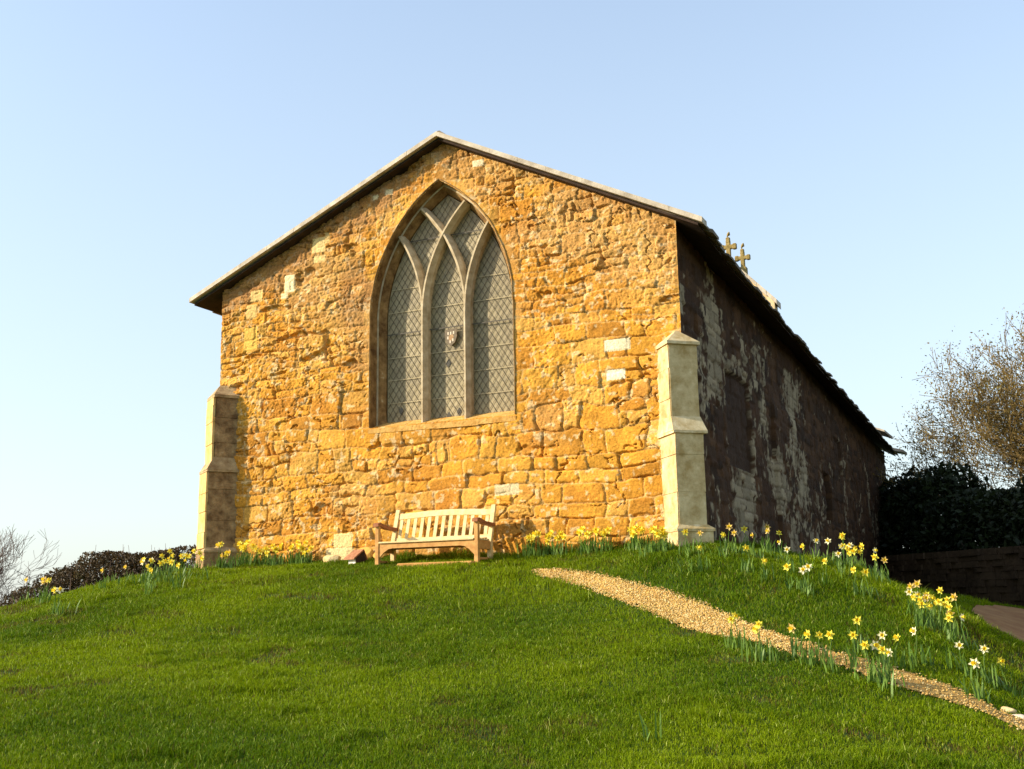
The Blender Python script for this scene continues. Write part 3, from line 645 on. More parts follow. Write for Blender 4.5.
# glass, one sheet per opening side: a thin slab with slightly uneven colour and gloss
def glass_mat():
    mt, nt, b, out = mat_new('old_quarry_glass'); N = nt.nodes.new; L = nt.links.new
    tc = N('ShaderNodeTexCoord'); n = N('ShaderNodeTexNoise'); n.inputs['Scale'].default_value = 1.6; n.inputs['Detail'].default_value = 4
    L(tc.outputs['Object'], n.inputs['Vector']); r = N('ShaderNodeValToRGB'); L(n.outputs['Fac'], r.inputs[0])
    r.color_ramp.elements[0].position = .3; r.color_ramp.elements[0].color = (.275, .215, .105, 1); r.color_ramp.elements[1].position = .7; r.color_ramp.elements[1].color = (.39, .315, .165, 1)
    v = N('ShaderNodeTexVoronoi'); v.inputs['Scale'].default_value = 9; L(tc.outputs['Object'], v.inputs['Vector'])
    mx = N('ShaderNodeMixRGB'); mx.blend_type = 'MULTIPLY'; mx.inputs[0].default_value = .35; L(r.outputs[0], mx.inputs[1])
    bw = N('ShaderNodeRGBToBW'); L(v.outputs['Color'], bw.inputs[0]); L(bw.outputs[0], mx.inputs[2]); L(mx.outputs[0], b.inputs['Base Color'])
    b.inputs['Roughness'].default_value = .42; b.inputs['Specular IOR Level'].default_value = .35
    bp = N('ShaderNodeBump'); bp.inputs['Strength'].default_value = .25; bp.inputs['Distance'].default_value = .01; L(v.outputs['Distance'], bp.inputs['Height']); L(bp.outputs[0], b.inputs['Normal'])
    return mt
M['glass'] = glass_mat()
ol = outline(.135); gp = MB(); gp.prism(ol[::-1], .300, .306, axis=1); recalc(gp.build('glass', M['glass'], window))
# lead lattice, clipped to the opening; a wire guard just in front repeats it
def clipped(mb, p0, p1, y, hw, inset=.14):
    n_ = 80; inside = []
    for k in range(n_+1):
        t = k/n_; x = p0[0]+(p1[0]-p0[0])*t; z = p0[1]+(p1[1]-p0[1])*t
        ok = (z > SILL+.05) and ((XL+inset < x < XR-inset) if z < ZS else (math.hypot(x-XR, z-ZS) < RO-inset and math.hypot(x-XL, z-ZS) < RO-inset)); inside.append(ok)
    k = 0
    while k <= n_:
        if inside[k]:
            j = k
            while j < n_ and inside[j+1]: j += 1
            if j > k:
                a = np.array(p0)+(np.array(p1)-np.array(p0))*k/n_; c = np.array(p0)+(np.array(p1)-np.array(p0))*j/n_
                t = (c-a)/np.linalg.norm(c-a); nn = np.array([t[1], -t[0]])*hw
                q = [a-nn, a+nn, c+nn, c-nn]; mb.hexa([(p_[0], y, p_[1]) for p_ in q]+[(p_[0], y+.004, p_[1]) for p_ in q])
            k = j+1
        else: k += 1
DX, DZ = .105, .158
lt = MB(); wg = MB()
for (mbx, y_, hw, ox) in ((lt, 0.286, .0023, 0.0),):
    for k in range(-45, 45):
        x0 = XC+ox+k*DX; hgt_ = 4.2
        clipped(mbx, (x0, 1.6), (x0+hgt_*DX/DZ, 1.6+hgt_), y_, hw); clipped(mbx, (x0, 1.6), (x0-hgt_*DX/DZ, 1.6+hgt_), y_+.0045, hw)
recalc(lt.build('leading', M['lead'], window))
for z_ in (2.25, 2.62, 2.98, 3.72, 4.1):
    br = MB(); clipped(br, (XL, z_), (XR, z_+.01), .278, .004); recalc(br.build('glazing_bar', M['bar'], window))
for z_ in (3.36, 4.86):
    br = MB(); clipped(br, (XL, z_), (XR, z_), .245, .008); recalc(br.build('saddle_bar', M['lead'], window))
sh = MB(); sx, sz = 4.27, 3.20
shp = [(-.105, .12), (.105, .13), (.105, .0), (.07, -.09), (.0, -.145), (-.07, -.09), (-.105, .0)]
sh.prism([(sx+a, sz+c) for a, c in shp], .246, .254, axis=1, mi=0)
for (a, c) in ((-.045, .06), (0, .06), (.05, .065), (-.05, -.01), (-.01, -.075), (.035, -.05)):
    sh.prism([(sx+a-.011, sz+c-.024), (sx+a+.011, sz+c-.024), (sx+a+.013, sz+c+.022), (sx+a-.012, sz+c+.022)], .242, .245, axis=1, mi=1)
sh.prism([(sx-.05, sz-.03), (sx+.0, sz-.07), (sx+.055, sz+.0), (sx+.03, sz+.04), (sx-.02, sz+.035)], .2445, .2455, axis=1, mi=2)
recalc(sh.build('painted_shield', [noise_mat('shield_brown', (.14, .11, .075), (.22, .17, .11), 20), noise_mat('shield_cream', (.6, .5, .36), (.72, .6, .45), 20), noise_mat('shield_red', (.34, .2, .1), (.42, .27, .14), 20)], window))
M['dkq'] = noise_mat('dark_glass', (.05, .045, .035), (.09, .08, .06), 10, rough=.3)
for (a, c) in ((4.20, 2.80), (4.38, 2.02), (4.20, 1.97+.0), (3.36, 2.12)):
    dk = MB(); dk.prism([(a-DX*.42, c), (a, c-DZ*.42), (a+DX*.42, c), (a, c+DZ*.42)], .2915, .2955, axis=1); recalc(dk.build('dark_quarry', M['dkq'], window))

# ------------------------------------------------------------------ bench
def gz(x, y): return float(ground_z(np.array([x]), np.array([y]))[0])
bx0, bx1, by0, by1 = 3.63, 5.27, -.90, -.42; bz = gz(4.45, -.9)-.02
bench = thing('garden_bench', 'slatted wooden garden bench standing against the chapel wall under the window', 'bench', (4.45, -.66, bz))
def bp_(x, y, z): return (x-4.45, y+.66, z)
def bbox(mb, a, b_, c=.005): mb.cham(bp_(*a), bp_(*b_), c)
LW = .062
for xx in (bx0, bx1-LW):      # front legs
    mb = MB(); bbox(mb, (xx, by0, -.06), (xx+LW, by0+LW, .60)); mb.build('leg', M['wood_warm'], bench)
def lean_post(xx):             # back legs lean backwards above the seat
    mb = MB(); q = [(by1-LW, by1), (by1-LW, by1), (by1-LW+.16, by1+.145)]; zs = (-.06, .36, .87); vs = []
    for (y0, y1), z in zip(q, zs): vs += [bp_(xx, y0, z), bp_(xx+LW, y0, z), bp_(xx+LW, y1, z), bp_(xx, y1, z)]
    fs = [[3, 2, 1, 0], [8, 9, 10, 11]]
    for k in (0, 4):
        for i in range(4): fs.append([k+i, k+(i+1) % 4, k+4+(i+1) % 4, k+4+i])
    mb.add(vs, fs); recalc(mb.build('leg', M['wood_pale'], bench))
lean_post(bx0+.005); lean_post(bx1-LW-.005)
for xx in (bx0, bx1-LW):      # arms with a scooped end
    mb = MB(); xs_ = (xx-.012, xx+LW+.012); prof_ = [(by0-.035, .59), (by0-.03, .635), (by0+.03, .65), (by0+.12, .633), (by0+.25, .61), (by1+.05, .60), (by1+.05, .555), (by0+.25, .565), (by0+.1, .59), (by0, .60)]
    mb.prism([(y-(-.66), z) for y, z in prof_], xs_[0]-4.45, xs_[1]-4.45, axis=0); recalc(mb.build('armrest', M['wood_arm'], bench))
    mb = MB(); bbox(mb, (xx+.012, by0+LW, .225), (xx+LW-.012, by1-LW, .345)); mb.build('side_rail', M['wood_warm'], bench)
    mb = MB(); bbox(mb, (xx+.012, by0+LW, .08), (xx+LW-.012, by1-LW, .115)); mb.build('side_stretcher', M['wood_warm'], bench)
mb = MB()
for k in range(6):
    y0 = by0-.012+k*.080; bbox(mb, (bx0+LW+.002 if k in (0, 5) else bx0+.01, y0, .350), (bx1-LW-.002 if k in (0, 5) else bx1-.01, y0+.066, .374), .004)
mb.build('seat', M['wood_pale'], bench)
mb = MB(); x0, x1 = bx0+LW, bx1-LW    # front apron with curved corner brackets
pts = [(x0, .348), (x1, .348), (x1, .15), (x1-.03, .175), (x1-.08, .225), (x1-.15, .268), (x1-.22, .278), (x0+.22, .278), (x0+.15, .268), (x0+.08, .225), (x0+.03, .175), (x0, .15)]
fr = [bp_(p[0], by0+.012, p[1]) for p in pts]; bk = [bp_(p[0], by0+.044, p[1]) for p in pts]; n = len(pts)
quads = [[0, 11, 10, 9], [0, 9, 8, 7], [1, 0, 7, 6], [1, 6, 5, 4], [1, 4, 3, 2]]
mb.add(fr+bk, quads+[[n+i for i in q[::-1]] for q in quads]+[[i, (i+1) % n, n+(i+1) % n, n+i] for i in range(n)])
recalc(mb.build('apron', M['wood_warm'], bench))
mb = MB(); bbox(mb, (x0, by1-.045, .28), (x1, by1-.015, .345)); mb.build('back_apron', M['wood_warm'], bench)
backrest = MB()
def yb(z): return by1-LW/2+.005+max(z-.36, 0)*.30
def rail(z0f, z1f, dep=.032):
    n = 12; vs = []; fs = []
    for i in range(n+1):
        t = i/n; x = x0-.0+(x1-x0)*t; z0 = z0f(t); z1 = z1f(t)
        vs += [bp_(x, yb(z0)-dep/2, z0), bp_(x, yb(z1)-dep/2, z1), bp_(x, yb(z1)+dep/2, z1), bp_(x, yb(z0)+dep/2, z0)]
    for i in range(n):
        for k in range(4): fs.append([i*4+k, i*4+(k+1) % 4, i*4+4+(k+1) % 4, i*4+4+k])
    fs += [[3, 2, 1, 0], [n*4, n*4+1, n*4+2, n*4+3]]; return vs, fs
crown = lambda t: .808+.03*math.sin(math.pi*t)**1.3
backrest.add(*rail(lambda t: crown(t)-.085, crown)); 
br_ = recalc(backrest.build('top_rail', M['wood_pale'], bench))
mb = MB(); mb.add(*rail(lambda t: .40, lambda t: .445)); recalc(mb.build('lower_rail', M['wood_pale'], bench))
for k in range(13):
    xm = x0+(x1-x0)*(k+.5)/13; t = (k+.5)/13; mb = MB(); za, zb_ = .443, crown(t)-.08; hw = .026; dp = .008
    v = [bp_(xm-hw, yb(za)-dp, za), bp_(xm+hw, yb(za)-dp, za), bp_(xm+hw, yb(za)+dp, za), bp_(xm-hw, yb(za)+dp, za), bp_(xm-hw, yb(zb_)-dp, zb_), bp_(xm+hw, yb(zb_)-dp, zb_), bp_(xm+hw, yb(zb_)+dp, zb_), bp_(xm-hw, yb(zb_)+dp, zb_)]
    mb.hexa(v); recalc(mb.build('back_slat', M['wood_pale'], bench))

slab = MB(); slab.cham((4.05, -1.0, bz-.1), (5.22, -.35, bz+.06), .01)
tag(slab.build('paving_slab', noise_mat('orange_paving', (.42, .2, .05), (.6, .33, .1), 8, bump=.6), None), 'flat orange paving slab lying in the grass beneath the bench', 'paving slab')

# small brown-roofed hut left of the bench, and boulders
hz = gz(3.10, -.55)
hut = thing('little_hut', 'tiny white hut with a sloping red-brown tile roof in the grass left of the bench', 'hut', (3.10, -.55, hz)); hut.scale = (.8, .8, .85); hut.rotation_euler = (0, 0, R_(-14))
mb = MB(); mb.cham((-.11, -.10, -.08), (.09, .12, .12), .008); mb.build('body', noise_mat('white_rendered_stone', (.72, .66, .5), (.85, .8, .66), 14, bump=.3), hut)
mb = MB(); mb.hexa([(-.16, -.17, .085), (.11, -.17, .085), (.11, .08, .235), (-.16, .08, .235), (-.16, -.16, .115), (.11, -.16, .115), (.11, .08, .265), (-.16, .08, .265)])
mb.hexa([(-.16, .085, .235), (.11, .085, .235), (.11, .17, .08), (-.16, .17, .08), (-.16, .085, .265), (.11, .085, .265), (.11, .19, .09), (-.16, .19, .09)]); recalc(mb.build('roof', noise_mat('clay_tile', (.26, .10, .045), (.42, .2, .1), 14, bump=.4), hut))
mb = MB(); mb.prism([(-.11, .0), (.13, .0), (.13, .09), (.08, .225), (-.11, .11)], .091, .10, axis=0); recalc(mb.build('gable_board', M['soffit'], hut))
def boulder(x, y, r, sc_, mat, label, seed, sink=.3):
    import bmesh
    bm = bmesh.new(); bmesh.ops.create_icosphere(bm, subdivisions=4, radius=1); rg = np.random.default_rng(seed); pl = rg.normal(size=(9, 3)); pl /= np.linalg.norm(pl, axis=1)[:, None]; dd = rg.uniform(.55, .85, 9)
    for v in bm.verts:
        c = np.array(v.co)
        for p_, d_ in zip(pl, dd):
            s_ = c@p_
            if s_ > d_: c = c-p_*(s_-d_)*.85
        c = c*(1+.10*(float(fbm(c[0]*2+5, c[1]*2+c[2]*1.7, seed))-.5)); v.co = (c[0]*r*sc_[0], c[1]*r*sc_[1], c[2]*r*sc_[2])
    me = bpy.data.meshes.new('boulder'); bm.to_mesh(me); bm.free(); me.materials.append(mat); o = link(bpy.data.objects.new('boulder', me)); o.location = (x, y, gz(x, y)+r*sc_[2]*(1-sink)-.02)
    return tag(o, label, 'boulder')
M['boulder'] = noise_mat('pale_boulder', (.55, .36, .13), (.74, .56, .28), 7, bump=.7, bscale=25, dist=.012); M['boulder2'] = noise_mat('orange_boulder', (.5, .25, .04), (.66, .38, .09), 7, bump=.7, bscale=25, dist=.012)
boulder(2.45, -.22, .19, (1, .6, .55), M['boulder'], 'pale rough boulder in the grass against the chapel foot, left of the tiny hut', 3)
boulder(3.25, -.14, .13, (1, .55, .9), M['boulder2'], 'rounded orange boulder against the chapel foot behind the bench front corner', 5)
boulder(2.95, -.12, .16, (1.1, .5, 1.0), M['boulder2'], 'upright orange boulder against the chapel foot right behind the tiny hut', 9)
boulder(*hit(1018, 719)[:2], .07, (1.3, .8, .5), noise_mat('white_stone', (.5, .4, .27), (.66, .56, .42), 9, bump=.5), 'white stone beside the low end of the gravel path', 12)
boulder(*hit(1006, 712)[:2], .07, (1.2, .9, .6), M['boulder'], 'small buff stone beside the low end of the gravel path', 14)

# ------------------------------------------------------------------ bare-twigged shrubs and trees, hedges
def grow(mb, tips, p, d, L, r, depth, rg, spread=.5, up=.15, n_child=(3, 5), minr=.0035):
    pts = [p]; rad = [r]; dd = d; seg = 4
    for i in range(seg):
        dd = dd+rg.normal(0, .13, 3)+np.array([0, 0, up*.25]); dd /= np.linalg.norm(dd); pts.append(pts[-1]+dd*L/seg); rad.append(max(r*(1-.55*(i+1)/seg), minr))
    mb.tube(pts, rad, 5 if r > .03 else 3, cap=False)
    if depth == 0: tips.append((pts[-1], dd)); tips.append((pts[2], dd)); return
    for k in range(rg.integers(*n_child)):
        i = rg.integers(1, seg+1) if k else seg; v = dd+rg.normal(0, spread, 3); v[2] += up; v /= np.linalg.norm(v)
        grow(mb, tips, pts[i], v, L*rg.uniform(.55, .82), max(rad[i]*.68, minr), depth-1, rg, spread, up, n_child, minr)
def leafcloud(name, P, size, mat, parent, rg, colr=None):
    n = len(P); a = rg.normal(size=(n, 3)); a /= np.linalg.norm(a, axis=1)[:, None]; b_ = np.cross(a, rg.normal(size=(n, 3))); b_ /= np.linalg.norm(b_, axis=1)[:, None]
    s_ = (size*rg.uniform(.5, 1.3, n))[:, None]; V = np.stack([P-a*s_, P+b_*s_*.5, P+a*s_, P-b_*s_*.5], 1).reshape(-1, 3)
    return mesh_np(name, V, np.arange(4*n).reshape(-1, 4), mat, parent, colr=colr)
M['twig'] = noise_mat('brown_twigs', (.10, .062, .018), (.21, .14, .045), 2, bump=.2)
M['twig_dark'] = noise_mat('dark_twigs', (.07, .045, .035), (.15, .10, .075), 2, bump=.2)
M['bud'] = leaf_mat('brown_buds', (.13, .085, .018), (.24, .17, .04), .3, 1.2, c3=(.13, .14, .03))
def bare_tree(x, y, z, h, seed, mat, label, name='bare_tree', depth=5, stems=6, spread=.45, r=.09, leaf=None, nch=(3, 5), lean=(0, 0), cat='tree', wide=.5, minr=.0055):
    t = thing(name, label, cat, (x, y, z)); rg = np.random.default_rng(seed); mb = MB(); tips = []; tr = MB()
    tr.tube([(0, 0, -.4), (0.02, 0, .1), (0.05, 0.02, .35)], [r*1.6, r*1.3, r*1.1], 8)
    tr.build('trunk', mat, t, True)
    for k in range(stems):
        a = 6.28*k/stems+rg.uniform(-.4, .4); v = np.array([math.cos(a)*wide+lean[0], math.sin(a)*wide+lean[1], 1.0]); v /= np.linalg.norm(v)
        grow(mb, tips, np.array([.03*math.cos(a), .03*math.sin(a), .25]), v, h*rg.uniform(.26, .36), r*.55, depth, rg, spread, .16, nch, minr)
    mb.build('crown', mat, t)
    if leaf:
        P = np.array([p for p, d in tips]); k_ = leaf[1]; P = np.repeat(P, k_, 0)+rg.normal(0, leaf[2], (len(P)*k_, 3)); leafcloud('leaves', P, leaf[0], leaf[3], t, rg)
    return t
bare_tree(14.2, 23.5, -1.0, 10.6, 5, M['twig'], 'large bare brown bushy tree beyond the dark hedge at the right edge', 'bare_tree', 5, 15, .42, .13, (.042, 5, .16, M['bud']), (3, 5), cat='tree', wide=.5, minr=.008)
bare_tree(16.8, 22, -1.0, 8.5, 8, M['twig'], 'bare brown tree further back, only its twigs reaching in at the right edge', 'bare_tree', 4, 8, .45, .13, (.05, 3, .12, M['bud']), (3, 5), cat='tree', wide=.5, minr=.009)
bare_tree(-7.5, 1.0, -2.4, 3.7, 15, M['twig_dark'], 'leafless purple-grey shrub at the far left edge beyond the lawn', 'bare_shrub', 5, 16, .5, .035, None, (3, 5), cat='shrub', wide=.8, minr=.003)

def hedge_points(n, line, hw, z0f, hf, rg, seed):
    """points through a hedge volume following a polyline"""
    L_ = np.array(line, float); seg = np.linalg.norm(np.diff(L_, axis=0), axis=1); cum = np.concatenate([[0], np.cumsum(seg)]); s = rg.uniform(0, cum[-1], n)
    X = np.interp(s, cum, L_[:, 0]); Y = np.interp(s, cum, L_[:, 1]); off = rg.uniform(-1, 1, n); t = rg.random(n)**.7
    h = hf(s)*(.72+.5*fbm(s*1.3, s*0+seed, seed, 3)); prof_ = np.sqrt(np.clip(1-(t*.9)**3, 0, 1))
    i = np.clip(np.searchsorted(cum, s)-1, 0, len(seg)-1); nx_ = -(L_[i+1, 1]-L_[i, 1])/seg[i]; ny_ = (L_[i+1, 0]-L_[i, 0])/seg[i]
    X = X+nx_*off*hw*prof_; Y = Y+ny_*off*hw*prof_; Z = ground_z(X, Y)+t*h
    g = fbm(X*2.2+Z, Y*2.2+Z*1.7, seed+9, 3) > .36
    return np.stack([X, Y, Z], -1)[g]
def hedge(name, label, line, hw, hf, n, size, mat, stem_mat, seed, stems=60, cat='hedge'):
    t = thing(name, label, cat, (0, 0, 0)); rg = np.random.default_rng(seed); base = np.array([line[0][0], line[0][1], gz(*line[0])]); t.location = base
    P = hedge_points(n, line, hw, None, hf, rg, seed)-base; leafcloud('leaves', P, size, mat, t, rg)
    mb = MB()
    for k in range(stems):
        q = P[rg.integers(0, len(P))]; g0 = np.array([q[0], q[1], gz(q[0]+base[0], q[1]+base[1])-base[2]-.05]); top = q+np.array([0, 0, rg.uniform(.02, .22)])
        mb.tube([g0, (g0+top)/2+rg.normal(0, .05, 3), top], [.012, .008, .003], 3, cap=False)
    mb.build('stems', stem_mat, t); return t
M['hedgeL'] = leaf_mat('brown_hedge_leaves', (.05, .032, .014), (.11, .075, .03), .2, 3, c3=(.05, .07, .02))
hedge('low_hedge', 'low brown leafy hedge running along the lawn crest left of the chapel', [(-.75, .8), (-2.3, .5), (-3.6, .2), (-5.2, .4), (-8.5, 1.0), (-12, 2.0)], .6, lambda s: np.minimum(.62+.22*s, 2.3), 100000, .030, M['hedgeL'], M['twig_dark'], 41, 420)
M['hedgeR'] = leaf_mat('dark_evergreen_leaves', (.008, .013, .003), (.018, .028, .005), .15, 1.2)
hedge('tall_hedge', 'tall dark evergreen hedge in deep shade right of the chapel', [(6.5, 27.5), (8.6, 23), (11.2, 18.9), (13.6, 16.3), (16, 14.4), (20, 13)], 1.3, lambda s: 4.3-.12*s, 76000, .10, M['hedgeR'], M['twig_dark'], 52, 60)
# ivy-green brighter scrub over the hedge at the right edge
M['scrub'] = leaf_mat('green_scrub_leaves', (.03, .05, .010), (.07, .10, .02), .2, 1.2)
hedge('evergreen_shrub', 'rounded green shrub beside the tall hedge at the right edge, above the lane', [(13.2, 12.2), (14.2, 11.2), (15.6, 10.6)], 1.0, lambda s: 2.0+0*s, 16000, .06, M['scrub'], M['twig_dark'], 57, 30, 'shrub')
# low dry stone wall under the hedge
wl = MB(); rr = random.Random(3); P0, P1 = np.array([8.6, 18.6]), np.array([15.5, 11.6]); Lw = np.linalg.norm(P1-P0); dw = (P1-P0)/Lw; nw = np.array([dw[1], -dw[0]])*-1
if nw@(CAM[:2]-P0) < 0: nw = -nw
zz = -1.6
while zz < .28:
    h = rr.uniform(.09, .22); s_ = rr.uniform(-.2, 0)
    while s_ < Lw:
        w = rr.uniform(.14, .38); o_ = rr.uniform(-.06, .05); a = P0+dw*s_; c = P0+dw*(s_+w-.015)
        f_ = nw*(.22+o_); g_ = -nw*.22; z1 = zz+h-.012
        wl.hexa([(a[0]+f_[0], a[1]+f_[1], zz), (c[0]+f_[0], c[1]+f_[1], zz), (c[0]+g_[0], c[1]+g_[1], zz), (a[0]+g_[0], a[1]+g_[1], zz), (a[0]+f_[0], a[1]+f_[1], z1), (c[0]+f_[0], c[1]+f_[1], z1), (c[0]+g_[0], c[1]+g_[1], z1), (a[0]+g_[0], a[1]+g_[1], z1)]); s_ += w
    zz += h
wl.hexa([(*(P0+nw*.17), -1.6), (*(P1+nw*.17), -1.6), (*(P1-nw*.17), -1.6), (*(P0-nw*.17), -1.6), (*(P0+nw*.17), .2), (*(P1+nw*.17), .2), (*(P1-nw*.17), .2), (*(P0-nw*.17), .2)])
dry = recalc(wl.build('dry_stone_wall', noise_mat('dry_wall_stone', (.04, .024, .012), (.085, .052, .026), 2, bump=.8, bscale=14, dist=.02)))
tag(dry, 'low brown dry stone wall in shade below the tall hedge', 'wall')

# ------------------------------------------------------------------ daffodils
M['petal'] = leaf_mat('yellow_petals', (.88, .74, .05), (.93, .84, .12), .3, 5, rough=.5)
M['petal_pale'] = leaf_mat('cream_petals', (.86, .80, .45), (.92, .88, .60), .3, 5, rough=.5)
M['petal_old'] = leaf_mat('faded_petals', (.74, .48, .13), (.84, .62, .24), .3, 5, rough=.6)
M['trumpet'] = leaf_mat('yellow_trumpet', (.90, .62, .02), (.94, .72, .04), .25, 5, rough=.5)
M['dleaf'] = leaf_mat('daffodil_leaves', (.08, .16, .018), (.17, .27, .045), .3, 4, rough=.45)
def flower_mesh(mat, seed, open_=1.0):
    rg = np.random.default_rng(seed); mb = MB()      # faces +Y axis reversed: looks along -Y in its own frame
    for k in range(6):
        a = k*math.pi/3+rg.uniform(-.12, .12); r = .046*rg.uniform(.9, 1.1); fw = .3*(1-open_)+rg.uniform(-.08, .10)
        def P(rad, ang, f): return (math.cos(ang)*rad, -f*rad, math.sin(ang)*rad)
        mb.add([P(.008, a, 0), P(r*.58, a-.46, fw), P(r*.62, a, fw-.12), P(r*.58, a+.46, fw), P(r, a, fw+.1)], [[0, 1, 2], [0, 2, 3], [1, 4, 2], [2, 4, 3]])
    me = mb.build('flower', mat); d = me.data; bpy.data.objects.remove(me); return d
def trumpet_mesh(seed):
    mb = MB(); n = 8; vs = []; 
    for (y, r) in ((.003, .010), (-.016, .0115), (-.030, .017)):
        for k in range(n): a = 6.283*k/n; vs.append((math.cos(a)*r*(1+.1*(k % 2)), y, math.sin(a)*r*(1+.1*(k % 2))))
    fs = [[i*n+k, i*n+(k+1) % n, (i+1)*n+(k+1) % n, (i+1)*n+k] for i in range(2) for k in range(n)]+[list(range(n))]
    mb.add(vs, fs); o = mb.build('trumpet', M['trumpet']); d = o.data; bpy.data.objects.remove(o); return d
FM = {'y': [flower_mesh(M['petal'], s_) for s_ in (1, 2, 3)], 'c': [flower_mesh(M['petal_pale'], s_) for s_ in (4, 5)], 'o': [flower_mesh(M['petal_old'], s_, .4) for s_ in (6, 7)]}
TM = trumpet_mesh(0)
def clump(flowers, label, plane_y=None, kinds='y', h=.30, leaves=14, group='daffodils around the chapel', lh=.26, spread=.09, scale=1.0):
    """flowers: pixel list giving where the heads are seen; heads stand about h above the turf"""
    rg = np.random.default_rng(int(flowers[0][0]*7+flowers[0][1])); H = []
    if plane_y is not None: flowers = list(flowers)+[(px+rg.uniform(-4, 4), py+rg.uniform(-2, 5)) for px, py in flowers]
    if plane_y is None and len(flowers) >= 4: flowers = list(flowers)+[(px+rg.uniform(-9, 9), py+rg.uniform(-5, 6)) for px, py in flowers if rg.random() < .8]
    for (px, py) in flowers:
        hh = h*rg.uniform(.85, 1.12)
        if plane_y is not None:
            d = ray(px, py); t = (plane_y+rg.uniform(-.05, .05)-CAM[1])/d[1]; p = CAM+t*d
        else: p = hit(px, py, hh)
        H.append(p)
    H = np.array(H); bx, by_ = H[:, 0].mean(), H[:, 1].mean(); bz_ = gz(bx, by_); t = thing('daffodil_clump', label, 'daffodils', (bx, by_, bz_), group)
    # leaves around each stem's foot
    mb = MB(); nl = int(leaves*max(1, int(math.sqrt(len(H))*1.3))*(1.8 if plane_y is not None else 1.6))
    hl = max(min(float(np.median(H[:, 2]-np.array([gz(p[0], p[1]) for p in H]))), .5), .12)*(1 if plane_y is not None else .85)
    for k in range(nl):
        c = H[rg.integers(0, len(H))]; x = c[0]-bx+rg.normal(0, spread*.6); y = c[1]-by_+rg.normal(0, spread*.6)
        if c[1] > -.45 and c[0] < 8.1: y = min(y, -.08-by_)
        z = gz(bx+x, by_+y)-bz_-.02; L_ = hl*rg.uniform(.55, 1.0); a = rg.uniform(0, 6.283); ln = rg.uniform(.05, .45); w = rg.uniform(.006, .010); ca, sa = math.cos(a), math.sin(a); dx, dy = math.cos(a+1.57+rg.uniform(-.5, .5)), math.sin(a+1.57)
        vs = []
        for (tt, ww) in ((0, 1), (.5, 1.0), (.85, .7), (1, .1)): vs += [(x+ca*ln*L_*tt**2-dx*w*ww, y+sa*ln*L_*tt**2-dy*w*ww, z+L_*tt*(1-.2*ln*tt)), (x+ca*ln*L_*tt**2+dx*w*ww, y+sa*ln*L_*tt**2+dy*w*ww, z+L_*tt*(1-.2*ln*tt))]
        mb.add(vs, [[0, 1, 3, 2], [2, 3, 5, 4], [4, 5, 7, 6]])
    mb.build('leaves', M['dleaf'], t)
    for i, p in enumerate(H):
        q = p-np.array([bx, by_, bz_]); foot = np.array([q[0]+rg.normal(0, .02), q[1]+rg.normal(0, .02), gz(p[0], p[1])-bz_-.02])
        kd = kinds[i % len(kinds)]; s_ = MB(); up_ = q+np.array([0, 0, .012]); 
        # facing: roughly towards the light, scattered
        az = SUN_AZ*rg.uniform(-.9, .9)+rg.normal(0, .35); tilt = rg.normal(-.15, .2); f_ = np.array([-math.sin(az), -math.cos(az), 0])
        s_.tube([foot, foot*.4+up_*.6+rg.normal(0, .008, 3), up_-f_*.02-np.array([0, 0, .03]), up_-f_*.035, q-f_*.004], [.0045, .004, .0035, .0035, .005], 4, cap=False); s_.build('stem', M['dleaf'], t)
        me = FM[kd][rg.integers(0, len(FM[kd]))]; o = link(bpy.data.objects.new('flower', me), t); o.location = q.tolist(); o.rotation_euler = (tilt, rg.uniform(0, 1), -az); o.scale = ((1.3 if plane_y is not None else 1.06)*scale*rg.uniform(.9, 1.15),)*3
        tr = link(bpy.data.objects.new('trumpet', TM), o)
    return t
